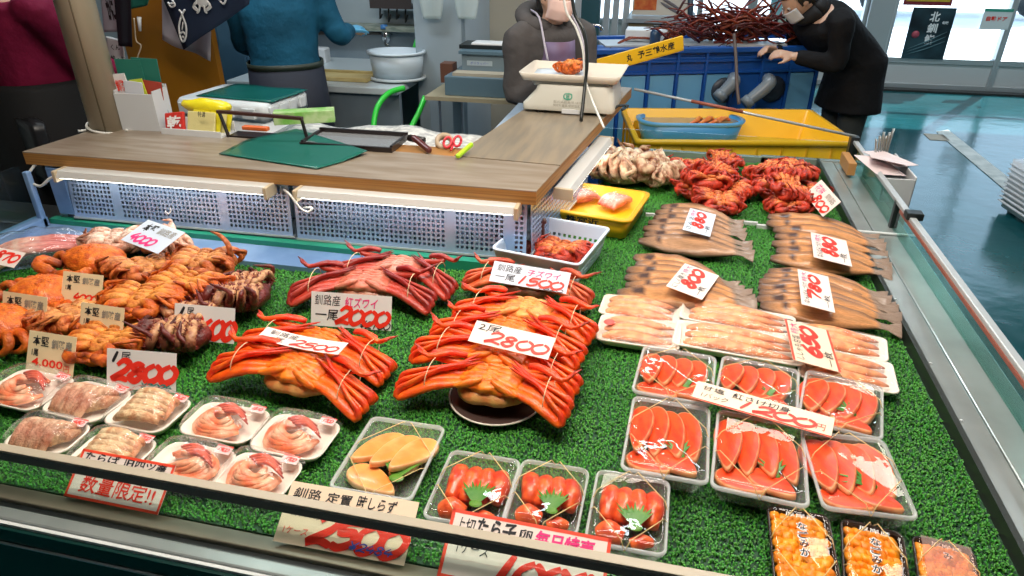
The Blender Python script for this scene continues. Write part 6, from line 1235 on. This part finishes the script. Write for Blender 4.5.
cable([D(134, 18, 2.9), D(136, 40, 2.9), D(141, 46, 2.9), D(137, 60, 2.9), D(141, 68, 2.9)], .003, mat('string', (.6, .5, .35), .7), 'thin string with loops hanging before the ochre board', 'string', 'string')
o = MB().tube([D(139, 17, 2.88), D(140, 31, 2.88)], [.010, .006], 8).build('white_clip', m_wplast); tag(o, 'small white clip hanging below the green cloth', 'clip')
# left of the counter: dark louvred unit and white papers on the far left
a_ = P(8, 215, .55); o = empty('louvred_unit', (-2.62, 1.35, 0), 'dark louvred unit outside the left end of the case', 'cooling unit')
MB().box((-.25, -.3, 0), (.42, .75, .68)).build('body', mat('unit_dark', (.014, .014, .013), .4), o, smooth=False); mb = MB()
for k in range(9): mb.box((.421, -.2, .20 + .05 * k), (.427, .65, .215 + .05 * k)).box((-.2, -.25 + .1 * k, .681), (.40, -.235 + .1 * k, .685))
mb.build('louvres', mat('louvre', (.06, .055, .05), .4), o, smooth=False)
o = MB().box((-.15, -.12, 0), (.15, .12, .02)).build('paper_stack', mat('paper_blue_white', (.55, .62, .68), .5), smooth=False); o.location = D(0, 130, 2.9); o.location.z = .92; tag(o, 'stack of white papers at the far left edge', 'paper')
o = MB().box((-.3, -.2, 0), (.3, .2, .92)).build('side_cabinet', mat('unit_dark', (.014, .014, .013), .4), smooth=False, bevel=.005); q = D(0, 130, 2.9); o.location = (q.x, q.y, 0); tag(o, 'dark cabinet carrying the white papers at the far left', 'cabinet')
# ================================================================ BETWEEN THE HOODED PERSON AND THE WINDOWS
o = MB().box((-.05, -.04, 0), (.05, .04, 2.3)).build('teal_column', mat('teal_dark', (.02, .09, .11), .5), smooth=False); q = D(588, 30, 5.3); o.location = (q.x, 5.3, 0); o.scale = (1.6, 1, 1); tag(o, 'dark teal column behind the hooded person', 'column')
o = MB().box((-.02, -.02, 0), (.02, .02, 2.3)).build('grey_post', m_alu, smooth=False); q = D(577, 30, 4.9); o.location = (q.x, 4.9, 0); tag(o, 'thin grey post left of the dark teal column', 'post')
for k, (x0, x1) in enumerate(((604, 608), (613, 617), (623, 628))):
    p, q = D(x1 + 2, -30, 6.2), D(x0, 48, 6.2); tag(MB().bar(q - (p - q) * .8, p, .05, .05).build('white_post', mat('post_white', (.55, .60, .62), .4), smooth=False), ('left', 'middle', 'right')[k] + ' of three pale leaning posts behind the blue tub', 'post', 'pale leaning posts')
cable([D(572, 26, 4.6), D(590, 25, 4.6), D(599, 26, 4.6), D(602, 31, 4.6)], .012, mat('chrome', (.6, .62, .65), .15), 'chrome pipe curving right behind the hooded person', 'pipe', 'curved_pipe')
r = empty('display_shelf', D(660, 38, 5.9), 'tan shelf unit with a grey top behind the blue tub', 'shelf'); b_ = r.location.copy(); r.location.z = 0
x0, x1 = D(628, 30, 5.9).x - b_.x, D(692, 30, 5.9).x - b_.x; zt = D(660, 19, 5.9).z
MB().box((x0, 0, .2), (x1, .5, zt - .03)).build('body', mat('shelf_tan2', (.30, .24, .13), .5), r, smooth=False); MB().box((x0 - .02, -.03, zt - .03), (x1 + .02, .52, zt)).build('top', mat('shelf_top_grey', (.34, .38, .40), .4), r, smooth=False); MB().box((-.01, -.004, .2), (.01, 0, zt - .03)).build('divider', m_dark, r, smooth=False)
a_, b_ = D(634, -12, 6.1), D(688, 16, 6.1); r = empty('fish_poster', ((a_.x + b_.x) / 2, 6.1, (a_.z + b_.z) / 2), 'pale poster with a red crab and grey fish standing on the tan shelf', 'poster'); w, h = (b_.x - a_.x) / 2, (a_.z - b_.z) / 2
MB().box((-w, 0, -h), (w, .012, h)).build('board', mat('poster_cream', (.70, .62, .52), .5), r, smooth=False); MB().box((-w * .95, -.003, -h * .62), (-w * .15, 0, h * .5)).build('red_picture', mat('poster_red', (.62, .09, .02), .5, col2=(.75, .22, .05), scale=18), r, smooth=False)
for k in range(2): mb = MB().ell((w * .35, -.003, -h * .1 - k * h * .35), (w * .42, .003, h * .12), 14, 6, M=Matrix.Rotation(R(28), 4, 'Y')); mb.build('fish_picture', mat('poster_fish', (.16, .14, .15), .5), r)
q = P(646, 45, .99); o = MB().box((-.13, -.08, 0), (.13, .08, .07)).build('white_box', m_wplast, smooth=False, bevel=.006); o.location = D(646, 40, 4.75); o.location.z = .998; tag(o, 'white carton on the blue tub in front of the tan shelf', 'box')
r = empty('blue_bottle', (D(655, 40, 4.6).x, 4.6, .985), 'dark blue bottle standing on the blue tub beside the white carton', 'bottle'); MB().lathe([(0, 0), (.032, 0), (.033, .08), (.02, .10), (.0, .10)], 16).build('body', mat('bottle_blue', (.03, .07, .14), .3), r); MB().lathe([(.016, .10), (.018, .12), (.0, .12)], 14).build('cap', m_dark, r)
o = MB().tube([D(691, -20, 5.6), D(690, 44, 5.6)], .022, 8).build('dark_post', mat('post_navy', (.03, .06, .09), .4)); tag(o, 'slim dark post right of the fish poster', 'post')
# posters on the glass
def poster(name, px0, py0, px1, py1, wy, m, label, dx=0):
    a_, b_ = D(px0, (py0 + py1) / 2, wy), D(px1, (py0 + py1) / 2, wy); t, bt = D(px1, py0, wy).z, D(px1, py1, wy).z
    r = empty(name, ((a_.x + b_.x) / 2, wy, (t + bt) / 2), label, 'poster'); w, h = (b_.x - a_.x), (t - bt); MB().box((-w / 2, 0, -h / 2), (w / 2, .004, h / 2)).build('sheet', m, r, smooth=False); return r, w, h
def vtext(r, s, x, y, sz, ink, bold=.03, dz=.004):
    mb = MB(); text(mb, s, x - sz * len(s) / 2, x + sz * len(s) / 2, y - sz / 2, y + sz / 2, dz, bold); o = mb.build('lettering', ink, r, smooth=False); o.rotation_euler.x = R(90)
r, w, h = poster('black_poster', 907, 8, 950, 60, 8.752, mat('poster_black', (.008, .014, .02), .4, col2=(.03, .07, .09), scale=3), 'black poster with large white brushed characters on the glass panel')
for k, ch in enumerate('北釧鮨'): vtext(r, ch, w * .05, h * .33 - k * h * .22, h * .19, INK['w'])
vtext(r, '旬味', w * .32, h * .22, h * .06, INK['w']); MB().lathe([(0, 0), (w * .09, 0), (w * .09, .003), (0, .003)], 20).build('red_seal', mat('seal_pink', (.5, .08, .12), .5), r).matrix_local = Matrix.Translation((-w * .3, -.001, -h * .02)) @ Matrix.Rotation(R(90), 4, 'X')
for k in range(3): mb = MB().tube([(-w * .4, -.003, -h * .42 + .03 * k), (0, -.003, -h * .30 + .04 * k), (w * .42, -.003, -h * .14 + .05 * k)], [.004, .018, .004], 6, 4, .3); mb.build('fish_stroke', mat('poster_fishblue', (.10, .22, .26), .4), r)
r, w, h = poster('yellow_red_poster', 905, -14, 954, 6, 8.752, mat('poster_maroon', (.22, .02, .03), .45), 'dark red poster with a yellow band above the black poster'); MB().box((-w * .45, -.003, -h * .30), (w * .45, 0, h * .1)).build('yellow_band', mat('poster_yellow', (.55, .40, .03), .5), r, smooth=False)
r, w, h = poster('door_notice', 982, 9, 1011, 30, 8.752, mat('notice_white', (.72, .76, .76), .5), 'white notice with a green band and red characters on the right door'); MB().box((-w / 2, -.003, h * .36), (w / 2, 0, h * .5)).build('green_band', mat('notice_green', (.05, .35, .25), .5), r, smooth=False); vtext(r, '自動ドア', 0, h * .02, w * .18, INK['r'], .03)
r, w, h = poster('map_poster', 770, -10, 809, 26, 8.752, mat('map_blue', (.25, .55, .62), .5, col2=(.35, .65, .68), scale=3), 'pale blue map poster with green islands on the window'); MB().box((-w / 2, -.003, -h / 2), (w / 2, 0, -h * .22)).build('pale_strip', mat('map_pale', (.60, .68, .58), .5), r, smooth=False)
for k in range(3): MB().ell((w * (-.1 + .17 * k), -.002, h * (.16 - .04 * k)), (w * .13, .003, h * .07), 12, 6, .4, 30).build('island', mat('map_green', (.10, .45, .12), .5), r)
MB().lathe([(0, 0), (w * .06, 0), (w * .06, .003), (0, .003)], 16).build('sun_mark', mat('map_orange', (.7, .5, .05), .5), r).matrix_local = Matrix.Translation((w * .36, -.001, -h * .1)) @ Matrix.Rotation(R(90), 4, 'X')
# ================================================================ RIGHT SIDE: card holder on the rail, white crate on the floor
q = P(885, 180, .80); r = empty('card_holder', (.775, 2.62, .66), 'white box of cards and tongs hooked on the far right glass guard', 'card holder')
MB().box((0, 0, 0), (.006, .30, .19)).box((.10, 0, 0), (.106, .30, .21)).box((0, 0, 0), (.106, .006, .20)).box((0, .294, 0), (.106, .30, .20)).box((0, 0, 0), (.106, .30, .005)).build('box', mat('holder_white', (.60, .62, .64), .4), r, smooth=False, bevel=.003)
MB().box((.012, .01, .05), (.06, .12, .20)).build('black_pouch', m_dark, r, smooth=False, bevel=.004)
for k, (x, y, z, a1, a2) in enumerate(((.0, .10, .215, 8, 20), (.03, .13, .232, -10, -14), (.05, .17, .224, 5, 40))): put(MB().box((-.06, -.08, 0), (.06, .08, .0015)).build('pink_card', mat('card_pink', (.74, .62, .62), .5), r, smooth=False), (x, y, z), (a1, 6, a2))
for k in range(6): mb = MB().tube([(.02 + .010 * k, .20 + .012 * k, .10), (.01 + .012 * k, .22 + .014 * k, .22), (.0 + .016 * k, .22 + .02 * k, .28 + .01 * (k % 3))], [.006, .008, .012], 8, 3, .3); mb.build('tongs', mat('tongs_steel', (.42, .43, .42), .3, .6), r)
o = MB().box((0, 0, 0), (.03, .16, .05)).build('wooden_block', mat('block_tan', (.45, .22, .07), .5), smooth=False, bevel=.003); o.location = (.705, 2.86, .785); tag(o, 'small tan wooden block leaning at the far right corner of the case', 'block')
q = P(1018, 222, .02); r = empty('white_crate', (q.x + .27, q.y + .1, 0), 'white ribbed crate on the floor at the right edge of the photo', 'crate', rz=R(8))
MB().loops([ring(.52, .40, .02, .03), ring(.55, .43, .02, .34)]).build('body', m_wplast, r); mb = MB()
for k in range(9): mb.loops([ring(.54, .42, .02, .06 + .03 * k), ring(.565, .445, .02, .066 + .03 * k), ring(.54, .42, .02, .074 + .03 * k)], False, False)
mb.build('ribs', m_wplast, r)
for x in (-.2, .2):
    for y in (-.15, .15): MB().lathe([(0, 0), (.028, 0), (.028, .032), (0, .032)], 12, c=(x, y, 0)).build('foot', mat('foot_grey', (.3, .3, .28), .5), r)
